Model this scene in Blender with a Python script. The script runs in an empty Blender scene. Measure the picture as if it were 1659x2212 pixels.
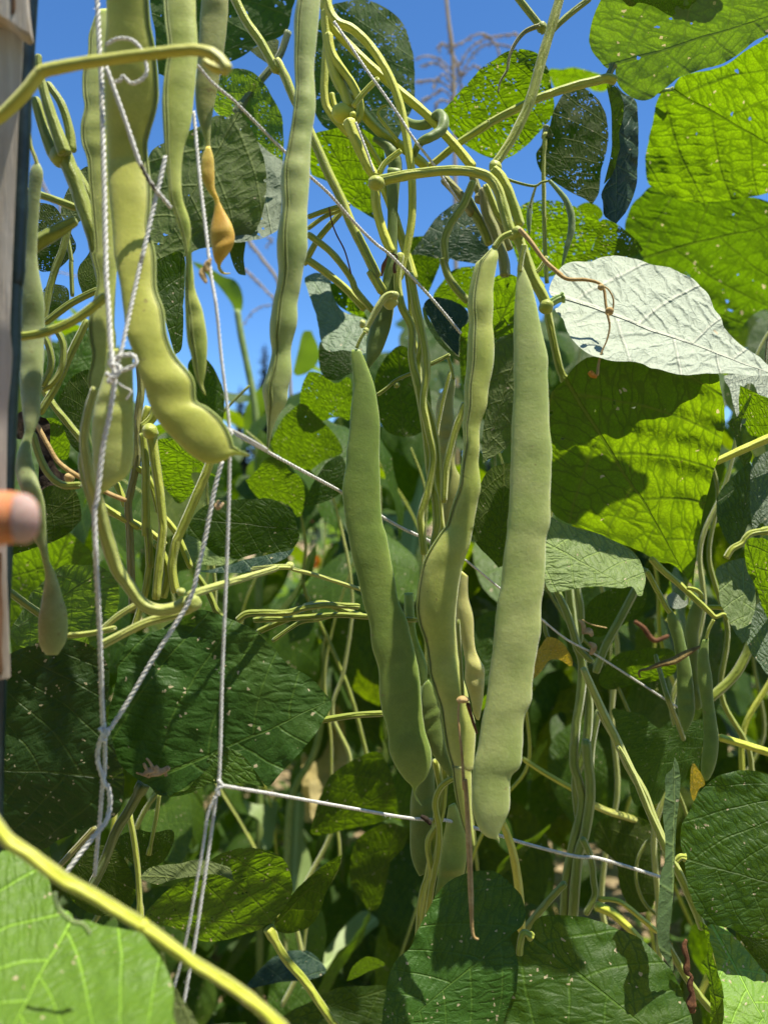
import bpy, bmesh, math, random
from mathutils import Vector, Matrix, noise
from mathutils.geometry import delaunay_2d_cdt
random.seed(11)
C = bpy.context.scene.collection
R = math.radians
H = 1.30                      # lens height above the ground
F = 1703.0                    # focal length in units of the tracing frame (1659 x 2212)
CX, CY = 829.5, 1106.0
# ---------------------------------------------------------------- tracing frames
OFF = {'A': (0, 0), 'B': (600, 0), 'C': (1246, 0), 'D': (0, 650), 'E': (600, 650), 'F': (1246, 650),
       'G': (0, 1300), 'H': (600, 1300), 'I': (1246, 1300), 'J': (0, 1895), 'K': (600, 1895), 'L': (1246, 1895)}
def P(s, *pts):
    """points read in one enlarged part of the view -> the whole view's frame"""
    out = []
    for p in pts:
        if isinstance(p, str): s = p; continue
        if s == 'W': out.append((float(p[0]), float(p[1])))
        else:
            ox, oy = OFF[s]
            out.append(((p[0]*700/1659 + ox)*1659/1946, (p[1]*700/1659 + oy)*1659/1946))
    return out
def un(p, d):
    """the place in the garden at distance d along the view axis"""
    return Vector(((p[0]-CX)/F*d, d, H - (p[1]-CY)/F*d))
# ---------------------------------------------------------------- objects
def setp(o, label=None, cat=None, group=None, kind=None):
    if label: o['label'] = label
    if cat: o['category'] = cat
    if group: o['group'] = group
    if kind: o['kind'] = kind
    return o
def empty(name, loc, label=None, cat=None, group=None):
    o = bpy.data.objects.new(name, None); C.objects.link(o)
    o.location = loc; o.empty_display_size = .02
    return setp(o, label, cat, group)
def mesh(name, V, Fc, mat, parent=None, uv=None, smooth=True):
    """V in world space; when parented to an Empty the mesh is written in its space"""
    off = parent.matrix_basis.translation.copy() if parent else Vector((0, 0, 0))
    pp = parent.parent if parent else None
    while pp: off += pp.matrix_basis.translation; pp = pp.parent
    me = bpy.data.meshes.new(name)
    if parent is None and V:
        c = sum((Vector(v) for v in V), Vector())/len(V)
    else: c = off
    me.from_pydata([tuple(Vector(v)-c) for v in V], [], Fc)
    if uv:
        l = me.uv_layers.new(name='UVMap')
        for poly in me.polygons:
            for li in poly.loop_indices:
                l.data[li].uv = uv[me.loops[li].vertex_index]
    if smooth: me.polygons.foreach_set('use_smooth', [True]*len(me.polygons))
    me.materials.append(mat)
    o = bpy.data.objects.new(name, me); C.objects.link(o)
    if parent: o.parent = parent
    else: o.location = c
    return o
class MB:
    def __init__(s): s.v = []; s.f = []; s.uv = []
    def add(s, v, f, uv):
        k = len(s.v); s.v += v; s.f += [tuple(i+k for i in q) for q in f]; s.uv += uv
    def obj(s, name, mat, parent=None, smooth=True): return mesh(name, s.v, s.f, mat, parent, s.uv, smooth)
def catmull(pts, n=6, closed=False):
    out = []; N = len(pts); dim = len(pts[0])
    segs = N if closed else N-1
    for i in range(segs):
        if closed: p0, p1, p2, p3 = (pts[(i+k-1) % N] for k in range(4))
        else: p0, p1, p2, p3 = pts[max(i-1, 0)], pts[i], pts[i+1], pts[min(i+2, N-1)]
        for k in range(n):
            t = k/n; t2 = t*t; t3 = t2*t
            out.append(tuple(.5*((2*p1[a]) + (-p0[a]+p2[a])*t + (2*p0[a]-5*p1[a]+4*p2[a]-p3[a])*t2 + (-p0[a]+3*p1[a]-3*p2[a]+p3[a])*t3) for a in range(dim)))
    if not closed: out.append(tuple(pts[-1]))
    return out
def resample(poly, step, closed=False):
    pts = list(poly) + ([poly[0]] if closed else [])
    out = [pts[0]]; acc = 0
    for a, b in zip(pts, pts[1:]):
        L = math.dist(a, b)
        if L == 0: continue
        pos = step - acc
        while pos <= L:
            t = pos/L; out.append(tuple(a[k]+(b[k]-a[k])*t for k in range(len(a)))); pos += step
        acc = (acc + L) % step
    if closed and math.dist(out[-1], out[0]) < step*.5: out.pop()
    return out
def tube_v(path, radii, seg=8, ridges=0, rid=0.0, cap=True, uvk=1.0):
    """swept tube in 3-D: path of Vectors, radius per point"""
    V = []; Fc = []; UV = []
    n = len(path); up = None; L = 0
    for i in range(n):
        t = (path[min(i+1, n-1)] - path[max(i-1, 0)])
        if t.length < 1e-9: t = Vector((0, 0, 1))
        t.normalize()
        if up is None:
            up = t.cross(Vector((.3, 1, .2)));  up.normalize()
        up = (up - t*up.dot(t)); up.normalize()
        w = t.cross(up)
        if i: L += (path[i]-path[i-1]).length
        for k in range(seg):
            a = 2*math.pi*k/seg
            r = radii[i]*(1 + rid*math.cos(a*ridges)) if ridges else radii[i]
            V.append(path[i] + up*(r*math.cos(a)) + w*(r*math.sin(a)))
            UV.append((k/seg, L*uvk))
    for i in range(n-1):
        for k in range(seg):
            Fc.append((i*seg+k, i*seg+(k+1) % seg, (i+1)*seg+(k+1) % seg, (i+1)*seg+k))
    if cap:
        Fc.append(tuple(range(seg-1, -1, -1))); Fc.append(tuple(range((n-1)*seg, n*seg)))
    return V, Fc, UV
def path3(pts, d, n=6, step=None):
    """traced line -> 3-D path; d number or (start, ..., end) depths"""
    p = catmull(pts, n)
    if step: p = resample(p, step) + [p[-1]]
    L = [0]
    for a, b in zip(p, p[1:]): L.append(L[-1] + math.dist(a, b))
    ds = d if isinstance(d, (tuple, list)) else (d, d)
    res = []; dd = []
    for q, l in zip(p, L):
        t = l/max(L[-1], 1e-6)*(len(ds)-1); i = min(int(t), len(ds)-2)
        de = ds[i] + (ds[i+1]-ds[i])*(t-i)
        res.append(un(q, de)); dd.append(de)
    return res, dd, [l/max(L[-1], 1e-6) for l in L]
# ---------------------------------------------------------------- materials
class NT:
    def __init__(s, name):
        s.m = bpy.data.materials.new(name); s.m.use_nodes = True
        s.t = s.m.node_tree; s.t.nodes.clear()
        s.out = s.n('ShaderNodeOutputMaterial')
    def n(s, typ, **k):
        nd = s.t.nodes.new(typ)
        for a, b in k.items(): setattr(nd, a, b)
        return nd
    def l(s, a, b): s.t.links.new(a, b)
    def put(s, v, sock):
        if isinstance(v, bpy.types.NodeSocket): s.l(v, sock)
        elif v is not None: sock.default_value = v
    def M(s, op, a, b=None, c=None):
        nd = s.n('ShaderNodeMath', operation=op)
        s.put(a, nd.inputs[0]); s.put(b, nd.inputs[1]); s.put(c, nd.inputs[2])
        return nd.outputs[0]
    def ramp(s, v, a, b, x=0.0, y=1.0, smooth=True):
        nd = s.n('ShaderNodeMapRange'); nd.interpolation_type = 'SMOOTHSTEP' if smooth else 'LINEAR'
        for i, q in enumerate((v, a, b, x, y)): s.put(q, nd.inputs[i])
        return nd.outputs[0]
    def mix(s, f, a, b, mode='MIX'):
        nd = s.n('ShaderNodeMix', data_type='RGBA', blend_type=mode)
        s.put(f, nd.inputs[0])
        for q, i in ((a, 6), (b, 7)):
            if isinstance(q, tuple): q = (*q[:3], 1)
            s.put(q, nd.inputs[i])
        return nd.outputs[2]
    def noise(s, vec, scale, det=3, rough=.55, out=0):
        nd = s.n('ShaderNodeTexNoise'); s.put(vec, nd.inputs['Vector'])
        nd.inputs['Scale'].default_value = scale; nd.inputs['Detail'].default_value = det
        nd.inputs['Roughness'].default_value = rough
        return nd.outputs[out]
    def voro(s, vec, scale, feat='F1', out=0, rnd=1.0):
        nd = s.n('ShaderNodeTexVoronoi', feature=feat); s.put(vec, nd.inputs['Vector'])
        nd.inputs['Scale'].default_value = scale; nd.inputs['Randomness'].default_value = rnd
        return nd.outputs[out]
    def bump(s, h, dist, strength=1.0):
        nd = s.n('ShaderNodeBump'); s.put(h, nd.inputs['Height'])
        nd.inputs['Distance'].default_value = dist; nd.inputs['Strength'].default_value = strength
        return nd.outputs[0]
    def pri(s, col, rough=.5, spec=.5, nrm=None, **k):
        nd = s.n('ShaderNodeBsdfPrincipled')
        s.put((*col, 1) if isinstance(col, tuple) and len(col) == 3 else col, nd.inputs['Base Color'])
        s.put(rough, nd.inputs['Roughness']); s.put(spec, nd.inputs['Specular IOR Level'])
        if nrm: s.l(nrm, nd.inputs['Normal'])
        for a, b in k.items(): s.put(b, nd.inputs[a.replace('_', ' ')])
        return nd.outputs[0]
    def done(s, sh): s.l(sh, s.out.inputs[0]); return s.m

_cache = {}
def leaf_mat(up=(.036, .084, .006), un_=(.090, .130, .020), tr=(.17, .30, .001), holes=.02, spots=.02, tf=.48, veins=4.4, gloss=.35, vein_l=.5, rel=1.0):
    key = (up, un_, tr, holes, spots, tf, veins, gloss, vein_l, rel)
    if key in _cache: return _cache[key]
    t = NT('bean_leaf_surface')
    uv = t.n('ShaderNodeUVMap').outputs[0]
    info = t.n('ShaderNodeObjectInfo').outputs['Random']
    sep = t.n('ShaderNodeSeparateXYZ'); t.l(uv, sep.inputs[0])
    wn = t.noise(uv, 5.0, 2)
    # every leaf reads its own stretch of the noise
    offv = t.n('ShaderNodeCombineXYZ'); t.put(t.M('MULTIPLY', info, 37.0), offv.inputs[0]); t.put(t.M('MULTIPLY', info, 91.0), offv.inputs[1])
    ov = t.n('ShaderNodeVectorMath', operation='ADD'); t.l(uv, ov.inputs[0]); t.l(offv.outputs[0], ov.inputs[1]); uvo = ov.outputs[0]
    s_ = t.M('ADD', sep.outputs[0], t.M('MULTIPLY', t.M('SUBTRACT', t.noise(uvo, 2.2, 2), .5), .05))
    tt = t.M('ADD', sep.outputs[1], t.M('MULTIPLY', t.M('SUBTRACT', t.noise(uvo, 3.0, 2, out=0), .5), .07))
    sa = t.M('ABSOLUTE', s_)
    side = t.M('MULTIPLY', t.M('SIGN', s_), .18)
    mid = t.ramp(sa, t.M('MULTIPLY', t.M('SUBTRACT', 1.15, sep.outputs[1]), .0045), t.M('MULTIPLY', t.M('SUBTRACT', 1.2, sep.outputs[1]), .0105), 1, 0)
    ph = t.M('SUBTRACT', tt, t.M('ADD', t.M('MULTIPLY', sa, .62), t.M('MULTIPLY', t.M('MULTIPLY', sa, sa), 1.05)))
    ph = t.M('MULTIPLY', ph, t.M('ADD', t.M('MULTIPLY', tt, 1.5), veins-1.5))
    ph = t.M('ADD', ph, side)
    fr = t.M('SUBTRACT', .5, t.M('ABSOLUTE', t.M('SUBTRACT', t.M('FRACT', ph), .5)))
    secw = t.ramp(fr, .012, .042, 1, 0)
    vv = t.n('ShaderNodeCombineXYZ'); t.l(s_, vv.inputs[0]); t.l(tt, vv.inputs[1]); t.l(offv.outputs[0], vv.inputs[2])
    wv = t.n('ShaderNodeVectorMath', operation='ADD'); t.l(uvo, wv.inputs[0])
    wsc = t.n('ShaderNodeVectorMath', operation='SCALE'); t.l(t.noise(uvo, 14, 2, out=1), wsc.inputs[0]); wsc.inputs['Scale'].default_value = .045
    t.l(wsc.outputs[0], wv.inputs[1]); w = wv.outputs[0]
    cc = t.M('ADD', sa, t.M('MULTIPLY', tt, .62))
    tv = t.n('ShaderNodeCombineXYZ'); t.put(t.M('MULTIPLY', ph, 1.25), tv.inputs[0]); t.put(t.M('MULTIPLY', cc, 17), tv.inputs[1]); t.put(t.M('ADD', t.M('MULTIPLY', t.M('SIGN', s_), 4.3), t.M('MULTIPLY', info, 50)), tv.inputs[2])
    wv2 = t.n('ShaderNodeVectorMath', operation='ADD'); t.l(tv.outputs[0], wv2.inputs[0])
    wsc2 = t.n('ShaderNodeVectorMath', operation='SCALE'); t.l(t.noise(uvo, 11, 2, out=1), wsc2.inputs[0]); wsc2.inputs['Scale'].default_value = .8
    t.l(wsc2.outputs[0], wv2.inputs[1])
    d3 = t.voro(wv2.outputs[0], 1.0, 'DISTANCE_TO_EDGE'); d4 = t.voro(w, 50, 'DISTANCE_TO_EDGE')
    ter = t.ramp(d3, .0, .11, 1, 0); qua = t.ramp(d4, 0, .16, 1, 0)
    net = t.M('MAXIMUM', t.M('MULTIPLY', ter, .75), t.M('MULTIPLY', qua, .42))
    main = t.M('MAXIMUM', mid, t.M('MULTIPLY', secw, .75))
    allv = t.M('MAXIMUM', main, net)
    big = t.noise(uvo, 2.6, 4)
    fine = t.noise(uvo, 60, 3)
    mott = t.M('ADD', t.M('MULTIPLY', big, .5), t.M('MULTIPLY', fine, .2))       # ~.35
    tone = t.M('ADD', .70, t.M('MULTIPLY', mott, .85))
    tone = t.M('MULTIPLY', tone, t.M('ADD', .76, t.M('MULTIPLY', info, .42)))
    def tint(c): return t.mix(1.0, (*c, 1), tone, 'MULTIPLY')
    yel = t.ramp(t.noise(uvo, 1.3, 2), .55, .8, 0, .35)
    cu = t.mix(yel, tint(up), (.11, .15, .02))
    cu = t.mix(t.M('MULTIPLY', main, vein_l), cu, tuple(min(.6, x*2.0+y) for x, y in zip(up, (.075, .085, .012))))
    cu = t.mix(t.M('MULTIPLY', net, .18), cu, (.10, .17, .04))
    cd = t.mix(t.M('MULTIPLY', main, .65), tint(un_), tuple(min(.62, x*1.25+y) for x, y in zip(un_, (.13, .15, .03))))
    cd = t.mix(t.M('MULTIPLY', net, .3), cd, tuple(min(.6, x*1.15+.04) for x in un_))
    ct = t.mix(t.M('MULTIPLY', main, .85), tint(tuple(x*1.25 for x in tr)), (.06, .12, .004))
    ct = t.mix(t.M('MULTIPLY', ter, .72), ct, (.045, .115, .0))  # net lines darkened: shade of the puckers put into the transmitted colour
    ct = t.mix(t.ramp(t.noise(uvo, 9, 3), .35, .7, 0, .4), ct, (.12, .24, .0))
    ct = t.mix(t.M('MULTIPLY', qua, .5), ct, tuple(x*.42 for x in tr))  # finer cell edges carry the painted shade of the valleys too
    # feeding damage: tan flecks and little windows between the fine veins
    clus = t.ramp(t.noise(uvo, 3.2, 3, .65), .46, .72, .08, 2.2)
    cell = t.voro(w, 58, 'F1', 1); cs = t.n('ShaderNodeSeparateXYZ'); t.l(cell, cs.inputs[0])
    dcell = t.voro(w, 58, 'DISTANCE_TO_EDGE')
    clus2 = t.ramp(t.noise(uvo, 4.1, 3, .65), .5, .72, .12, 2.2)
    fleck = t.M('MULTIPLY', t.M('LESS_THAN', cs.outputs[1], t.M('MULTIPLY', clus2, spots)), t.ramp(dcell, .03, .12, 0, 1))
    hole = t.M('MULTIPLY', t.M('LESS_THAN', cs.outputs[0], t.M('MULTIPLY', clus, holes)), t.M('GREATER_THAN', dcell, .055))
    rim = t.M('MULTIPLY', t.M('LESS_THAN', cs.outputs[0], t.M('MULTIPLY', clus, holes)), .7)
    cu = t.mix(rim, cu, (.20, .17, .07)); cd = t.mix(rim, cd, (.22, .19, .09)); ct = t.mix(rim, ct, (.30, .24, .05))
    cu = t.mix(fleck, cu, (.42, .36, .22)); cd = t.mix(fleck, cd, (.42, .36, .24)); ct = t.mix(fleck, ct, (.60, .50, .22))
    back = t.n('ShaderNodeNewGeometry').outputs['Backfacing']
    col = t.mix(back, cu, cd)
    hgt = t.M('ADD', t.M('MULTIPLY', t.ramp(fr, 0, .06, 0, 1), .30), t.M('MULTIPLY', t.ramp(d3, 0, .28, 0, 1), .34))
    hgt = t.M('ADD', hgt, t.M('MULTIPLY', t.ramp(d4, 0, .3, 0, 1), .07))
    hgt = t.M('SUBTRACT', hgt, t.M('MULTIPLY', mid, .7)); hgt = t.M('ADD', hgt, t.M('MULTIPLY', fine, .10))
    nrm = t.bump(hgt, .0011*rel, .85)
    rough = t.mix(back, (.48, .48, .48), (.72, .72, .72))
    rs = t.n('ShaderNodeRGBToBW'); t.l(rough, rs.inputs[0])
    body = t.pri(col, t.M('ADD', rs.outputs[0], t.M('MULTIPLY', fine, .12)), gloss, nrm)
    tl = t.n('ShaderNodeBsdfTranslucent'); t.l(ct, tl.inputs[0]); t.l(nrm, tl.inputs[1])
    mx = t.n('ShaderNodeMixShader'); t.put(tf, mx.inputs[0]); t.l(body, mx.inputs[1]); t.l(tl.outputs[0], mx.inputs[2])
    tp = t.n('ShaderNodeBsdfTransparent')
    m2 = t.n('ShaderNodeMixShader'); t.put(hole, m2.inputs[0]); t.l(mx.outputs[0], m2.inputs[1]); t.l(tp.outputs[0], m2.inputs[2])
    _cache[key] = t.done(m2.outputs[0]); return _cache[key]

def pod_mat(col=(.36, .42, .075), col2=(.44, .47, .105), sss=.35, stain=0.0, rough=.46):
    key = ('pod', col, col2, sss, stain)
    if key in _cache: return _cache[key]
    t = NT('bean_pod_skin')
    uv = t.n('ShaderNodeUVMap').outputs[0]
    obj = t.n('ShaderNodeTexCoord').outputs['Object']
    big = t.noise(obj, 38, 3); fine = t.noise(obj, 900, 3); med = t.noise(obj, 260, 2)
    c = t.mix(t.ramp(big, .35, .68), (*col, 1), (*col2, 1))
    c = t.mix(t.ramp(fine, .4, .65, 0, .22), c, tuple(x*.72 for x in col))
    c = t.mix(t.ramp(med, .5, .72, 0, .18), c, tuple(min(1, x*1.35) for x in col2))
    speck = t.ramp(t.voro(obj, 210), .05, .09, 1, 0)
    rare = t.M('LESS_THAN', t.noise(obj, 46, 1), .43)
    c = t.mix(t.M('MULTIPLY', t.M('MULTIPLY', speck, rare), .55), c, (.12, .13, .04))
    sp = t.n('ShaderNodeSeparateXYZ'); t.l(uv, sp.inputs[0])
    vw = t.M('ADD', sp.outputs[1], t.M('MULTIPLY', t.noise(obj, 22, 2), .5))
    sd = t.ramp(t.M('COSINE', t.M('MULTIPLY', vw, 12.0)), .25, .95)          # the seeds showing through
    uu = t.ramp(t.M('ABSOLUTE', t.M('SUBTRACT', t.M('FRACT', t.M('MULTIPLY', sp.outputs[0], 2)), .5)), .06, .26, 1, 0)
    c = t.mix(t.M('MULTIPLY', t.M('MULTIPLY', sd, uu), .30), c, tuple(x*.62 for x in col))
    pale = t.ramp(t.noise(obj, 15, 4, .6), .52, .7, 0, .4)
    c = t.mix(pale, c, tuple(min(.7, x*1.25+.03) for x in col2))
    sc_ = t.M('MULTIPLY', t.ramp(t.noise(obj, 170, 3, .6), .69, .73), .6)
    c = t.mix(sc_, c, (.22, .17, .06))
    if stain:
        st = t.ramp(t.noise(obj, 120, 4, .7), .60, .68, 0, stain)
        c = t.mix(st, c, (.16, .10, .03))
    nrm = t.bump(t.M('ADD', t.M('MULTIPLY', med, .6), t.M('MULTIPLY', fine, .35)), .0004, .6)
    b = t.pri(c, t.M('ADD', rough, t.M('MULTIPLY', fine, .12)), .38, nrm, Subsurface_Weight=sss, Subsurface_Scale=.006, Sheen_Weight=.22)
    for nd in t.t.nodes:
        if nd.type == 'BSDF_PRINCIPLED':
            nd.inputs['Subsurface Radius'].default_value = (.75, 1.0, .22)
    _cache[key] = t.done(b); return _cache[key]

def stem_mat(col=(.34, .40, .035), col2=(.45, .48, .06), stain=.25, ribs=5.0):
    key = ('stem', col, col2, stain, ribs)
    if key in _cache: return _cache[key]
    t = NT('vine_skin')
    uv = t.n('ShaderNodeUVMap').outputs[0]
    obj = t.n('ShaderNodeTexCoord').outputs['Object']
    sep = t.n('ShaderNodeSeparateXYZ'); t.l(uv, sep.inputs[0])
    wob = t.M('MULTIPLY', t.noise(obj, 60, 2), .25)
    rib = t.M('ADD', .5, t.M('MULTIPLY', t.M('SINE', t.M('MULTIPLY', t.M('ADD', sep.outputs[0], wob), 6.2832*ribs)), .5))
    big = t.noise(obj, 45, 3); fine = t.noise(obj, 1200, 2)
    c = t.mix(t.ramp(big, .35, .65), (*col, 1), (*col2, 1))
    c = t.mix(t.M('MULTIPLY', rib, .45), c, tuple(x*.58 for x in col))
    st = t.ramp(t.noise(obj, 150, 4, .65), .62, .74, 0, stain)
    c = t.mix(st, c, (.17, .11, .04))
    h = t.M('ADD', t.M('MULTIPLY', rib, .8), t.M('MULTIPLY', fine, .35))
    b = t.pri(c, .48, .38, t.bump(h, .0009, .8), Subsurface_Weight=.18, Subsurface_Scale=.003, Sheen_Weight=.25)
    for nd in t.t.nodes:
        if nd.type == 'BSDF_PRINCIPLED': nd.inputs['Subsurface Radius'].default_value = (.8, 1.0, .2)
    _cache[key] = t.done(b); return _cache[key]

def plain_mat(name, col, col2, scale=30, rough=.7, spec=.3, bumpd=.0008, bs=120, stretch=(1, 1, 1), trans=None, det=4, lo=.35, hi=.65, **k):
    key = (name,)
    if key in _cache: return _cache[key]
    t = NT(name)
    obj = t.n('ShaderNodeTexCoord').outputs['Object']
    mp = t.n('ShaderNodeMapping'); t.l(obj, mp.inputs[0]); mp.inputs['Scale'].default_value = stretch
    v = mp.outputs[0]
    c = t.mix(t.ramp(t.noise(v, scale, det, .6), lo, hi), (*col, 1), (*col2, 1))
    f = t.noise(v, bs, 4, .65)
    c = t.mix(t.ramp(f, .4, .7, 0, .35), c, tuple(x*.6 for x in col))
    b = t.pri(c, rough, spec, t.bump(f, bumpd, .8), **k)
    if trans:
        tl = t.n('ShaderNodeBsdfTranslucent'); tl.inputs[0].default_value = (*trans, 1)
        mx = t.n('ShaderNodeMixShader'); mx.inputs[0].default_value = .45; t.l(b, mx.inputs[1]); t.l(tl.outputs[0], mx.inputs[2]); b = mx.outputs[0]
    _cache[key] = t.done(b); return _cache[key]

M_TWINE = plain_mat('white_twine', (.60, .59, .54), (.78, .77, .72), 300, .55, .4, .0002, 2500)
M_TWINE_D = plain_mat('soiled_twine', (.10, .09, .07), (.55, .53, .46), 260, .7, .3, .0002, 2500, lo=.45, hi=.6)
M_WOOD = plain_mat('weathered_wood', (.47, .40, .32), (.62, .56, .48), 40, .8, .2, .0012, 160, (6, 6, .35))
M_WOOD_D = plain_mat('torn_wood', (.20, .11, .06), (.42, .28, .17), 60, .85, .15, .0015, 200, (6, 6, .4))
M_PIPE = plain_mat('dark_coated_steel', (.004, .011, .012), (.012, .026, .028), 60, .35, .35, .0003, 300)
M_SKIN = plain_mat('skin', (.50, .185, .075), (.58, .25, .12), 150, .65, .15, .00025, 1400, Subsurface_Weight=.35, Subsurface_Scale=.004)
M_NAIL = plain_mat('finger_nail', (.40, .27, .235), (.45, .32, .28), 50, .6, .12, .0001, 300, (1, 1, 4), Subsurface_Weight=.3, Subsurface_Scale=.003)
M_DRY = plain_mat('dried_stem', (.36, .235, .09), (.50, .36, .16), 90, .8, .2, .0006, 600)
M_BROWN = plain_mat('withered_brown', (.10, .045, .022), (.20, .09, .04), 120, .8, .2, .0006, 700)
M_TAN = plain_mat('dry_flower', (.36, .24, .12), (.52, .38, .22), 200, .85, .2, .0006, 900)
M_ORANGE = plain_mat('withered_orange', (.62, .26, .03), (.72, .40, .08), 200, .6, .3, .0005, 900, trans=(.7, .35, .03))
M_TASSEL = plain_mat('corn_tassel', (.66, .50, .28), (.80, .66, .42), 60, .85, .15, .001, 300, trans=(.5, .4, .25))
M_STALK = plain_mat('corn_stalk', (.17, .26, .06), (.28, .36, .12), 20, .55, .35, .0005, 200)
M_HUSK = plain_mat('dry_husk', (.52, .42, .16), (.64, .54, .26), 30, .75, .2, .002, 200, (1, 1, .3), trans=(.6, .5, .15))
M_BLACK = plain_mat('dead_leaf', (.018, .014, .012), (.05, .035, .022), 60, .9, .15, .001, 300)
# ---------------------------------------------------------------- builders
def inside(p, poly):
    x, y = p; r = False; j = len(poly)-1
    for i in range(len(poly)):
        xi, yi = poly[i]; xj, yj = poly[j]
        if (yi > y) != (yj > y) and x < (xj-xi)*(y-yi)/(yj-yi)+xi: r = not r
        j = i
    return r
_seed = [0]
GL = 'bean leaves on the climbing vines'
def blade_mesh(name, outline, base, tip, d, gx, gy, cup, bend, side, mat, parent, step, wav, quilt, sharp=None, curl=None):
    """a leaf blade of the traced outline: a real sheet that leans, cups and puckers in depth"""
    _seed[0] += 1; sd = _seed[0]*7.31
    k = min(range(len(outline)), key=lambda i: math.dist(outline[i], tip))
    pts = list(outline)
    if sharp if sharp is not None else math.dist(pts[k], tip) < 40: pts.insert(k, pts[k])
    ol = resample(catmull(pts, 8, True), step*.55, True)
    cx = sum(p[0] for p in ol)/len(ol); cy = sum(p[1] for p in ol)/len(ol)
    # a bean leaf's margin is slightly uneven
    ol2 = []
    for i, p in enumerate(ol):
        q = noise.noise(Vector((p[0]*.025, p[1]*.025, sd)))*wav*1.6 + noise.noise(Vector((p[0]*.09, p[1]*.09, sd)))*wav*.7
        v = Vector((p[0]-cx, p[1]-cy)); v.normalize()
        ol2.append((p[0]+v.x*q, p[1]+v.y*q))
    ol = ol2
    xs = [p[0] for p in ol]; ys = [p[1] for p in ol]
    inn = []; r = random.Random(sd)
    y = min(ys); row = 0
    while y < max(ys):
        x = min(xs) + (step*.5 if row % 2 else 0)
        while x < max(xs):
            q = (x+r.uniform(-.18, .18)*step, y+r.uniform(-.18, .18)*step)
            if inside(q, ol) and min(abs(q[0]-o[0])+abs(q[1]-o[1]) for o in ol) > step*.55: inn.append(q)
            x += step
        y += step*.87; row += 1
    vs, _, fs, *_ = delaunay_2d_cdt([Vector(p) for p in ol+inn], [], [list(range(len(ol)))], 1, 1e-4)
    L = math.dist(base, tip); ax = Vector((tip[0]-base[0], tip[1]-base[1]))/L; ay = Vector((-ax.y, ax.x))
    m = d/F
    V = []; UV = []
    for v in vs:
        w = Vector((v.x-base[0], v.y-base[1])); t = w.dot(ax)/L; s = w.dot(ay)/L
        dd = d + (gx*(v.x-cx) + gy*(v.y-cy))*m
        o = cup*(abs(s)**1.6)*1.6 + bend*(max(t, 0)**2)
        ph = 6*(t-.62*abs(s)-.75*s*s)
        o += quilt*math.cos(6.2832*ph)*min(1, abs(s)*6)*.5
        e = min(1.0, (abs(s)*2.2)**2 + abs(t-.5)*.6)
        o += .05*noise.noise(Vector((s*2.3, t*2.3, sd))) + .035*e*noise.noise(Vector((s*7, t*7, sd+5)))
        o += .012*noise.noise(Vector((s*19, t*19, sd+9)))
        if curl: o += curl(s, t)
        V.append(un((v.x, v.y), dd + o*L*m)); UV.append((s, t))
    Fc = [tuple(f) for f in fs]
    acc = 0
    for f in Fc[::7]:
        a, b, c = (V[i] for i in f[:3]); acc += (b-a).cross(c-a).dot(Vector((0, 0, H))-a)
    want = 1 if side == 'top' else -1
    if acc*want < 0: Fc = [tuple(reversed(f)) for f in Fc]
    return mesh(name, V, Fc, mat, parent, UV)
def leaf(label, outline, base, tip, d, gx=0, gy=.3, cup=.10, bend=0.0, side='under', mat=None, step=13, wav=1.6, quilt=.012,
         stalk=None, sw=16, sd=None, pulv=True, smat=None, extra=None, curl=None, group=GL, cat='leaf', name='bean_leaf', sharp=None):
    if side == 'under' and gy >= .4: gy *= 1.4
    base = P(*base)[0]; tip = P(*tip)[0]; outline = P(*outline)
    mat = mat or leaf_mat()
    root = empty(name, un(base, d), label, cat, group)
    blade_mesh('leaf_blade', outline, base, tip, d, gx, gy, cup, bend, side, mat, root, step, wav, quilt, sharp, curl)
    for e in (extra or []):
        blade_mesh(e.get('name', 'leaf_fold'), P(*e['o']), P(*e.get('b', ('W', base)))[0], P(*e.get('t', ('W', tip)))[0], e.get('d', d), e.get('gx', gx), e.get('gy', gy),
                   e.get('cup', .05), 0, e.get('side', side), e.get('mat', mat), root, step, wav, quilt)
    if stalk:
        dd = sd if sd is not None else d
        path, ds, ts = path3(P(*stalk), dd, 6)
        rr = [sw*.5*.851*.4219*q/F*(1.0 + (.35 if t > .9 and pulv else 0)) for q, t in zip(ds, ts)]
        v, f, uv = tube_v(path, rr, 8)
        mesh('leaf_stalk', v, f, smat or stem_mat(), root, uv)
    return root
ZS = .3597                    # one unit of an enlarged part in the whole frame
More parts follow.
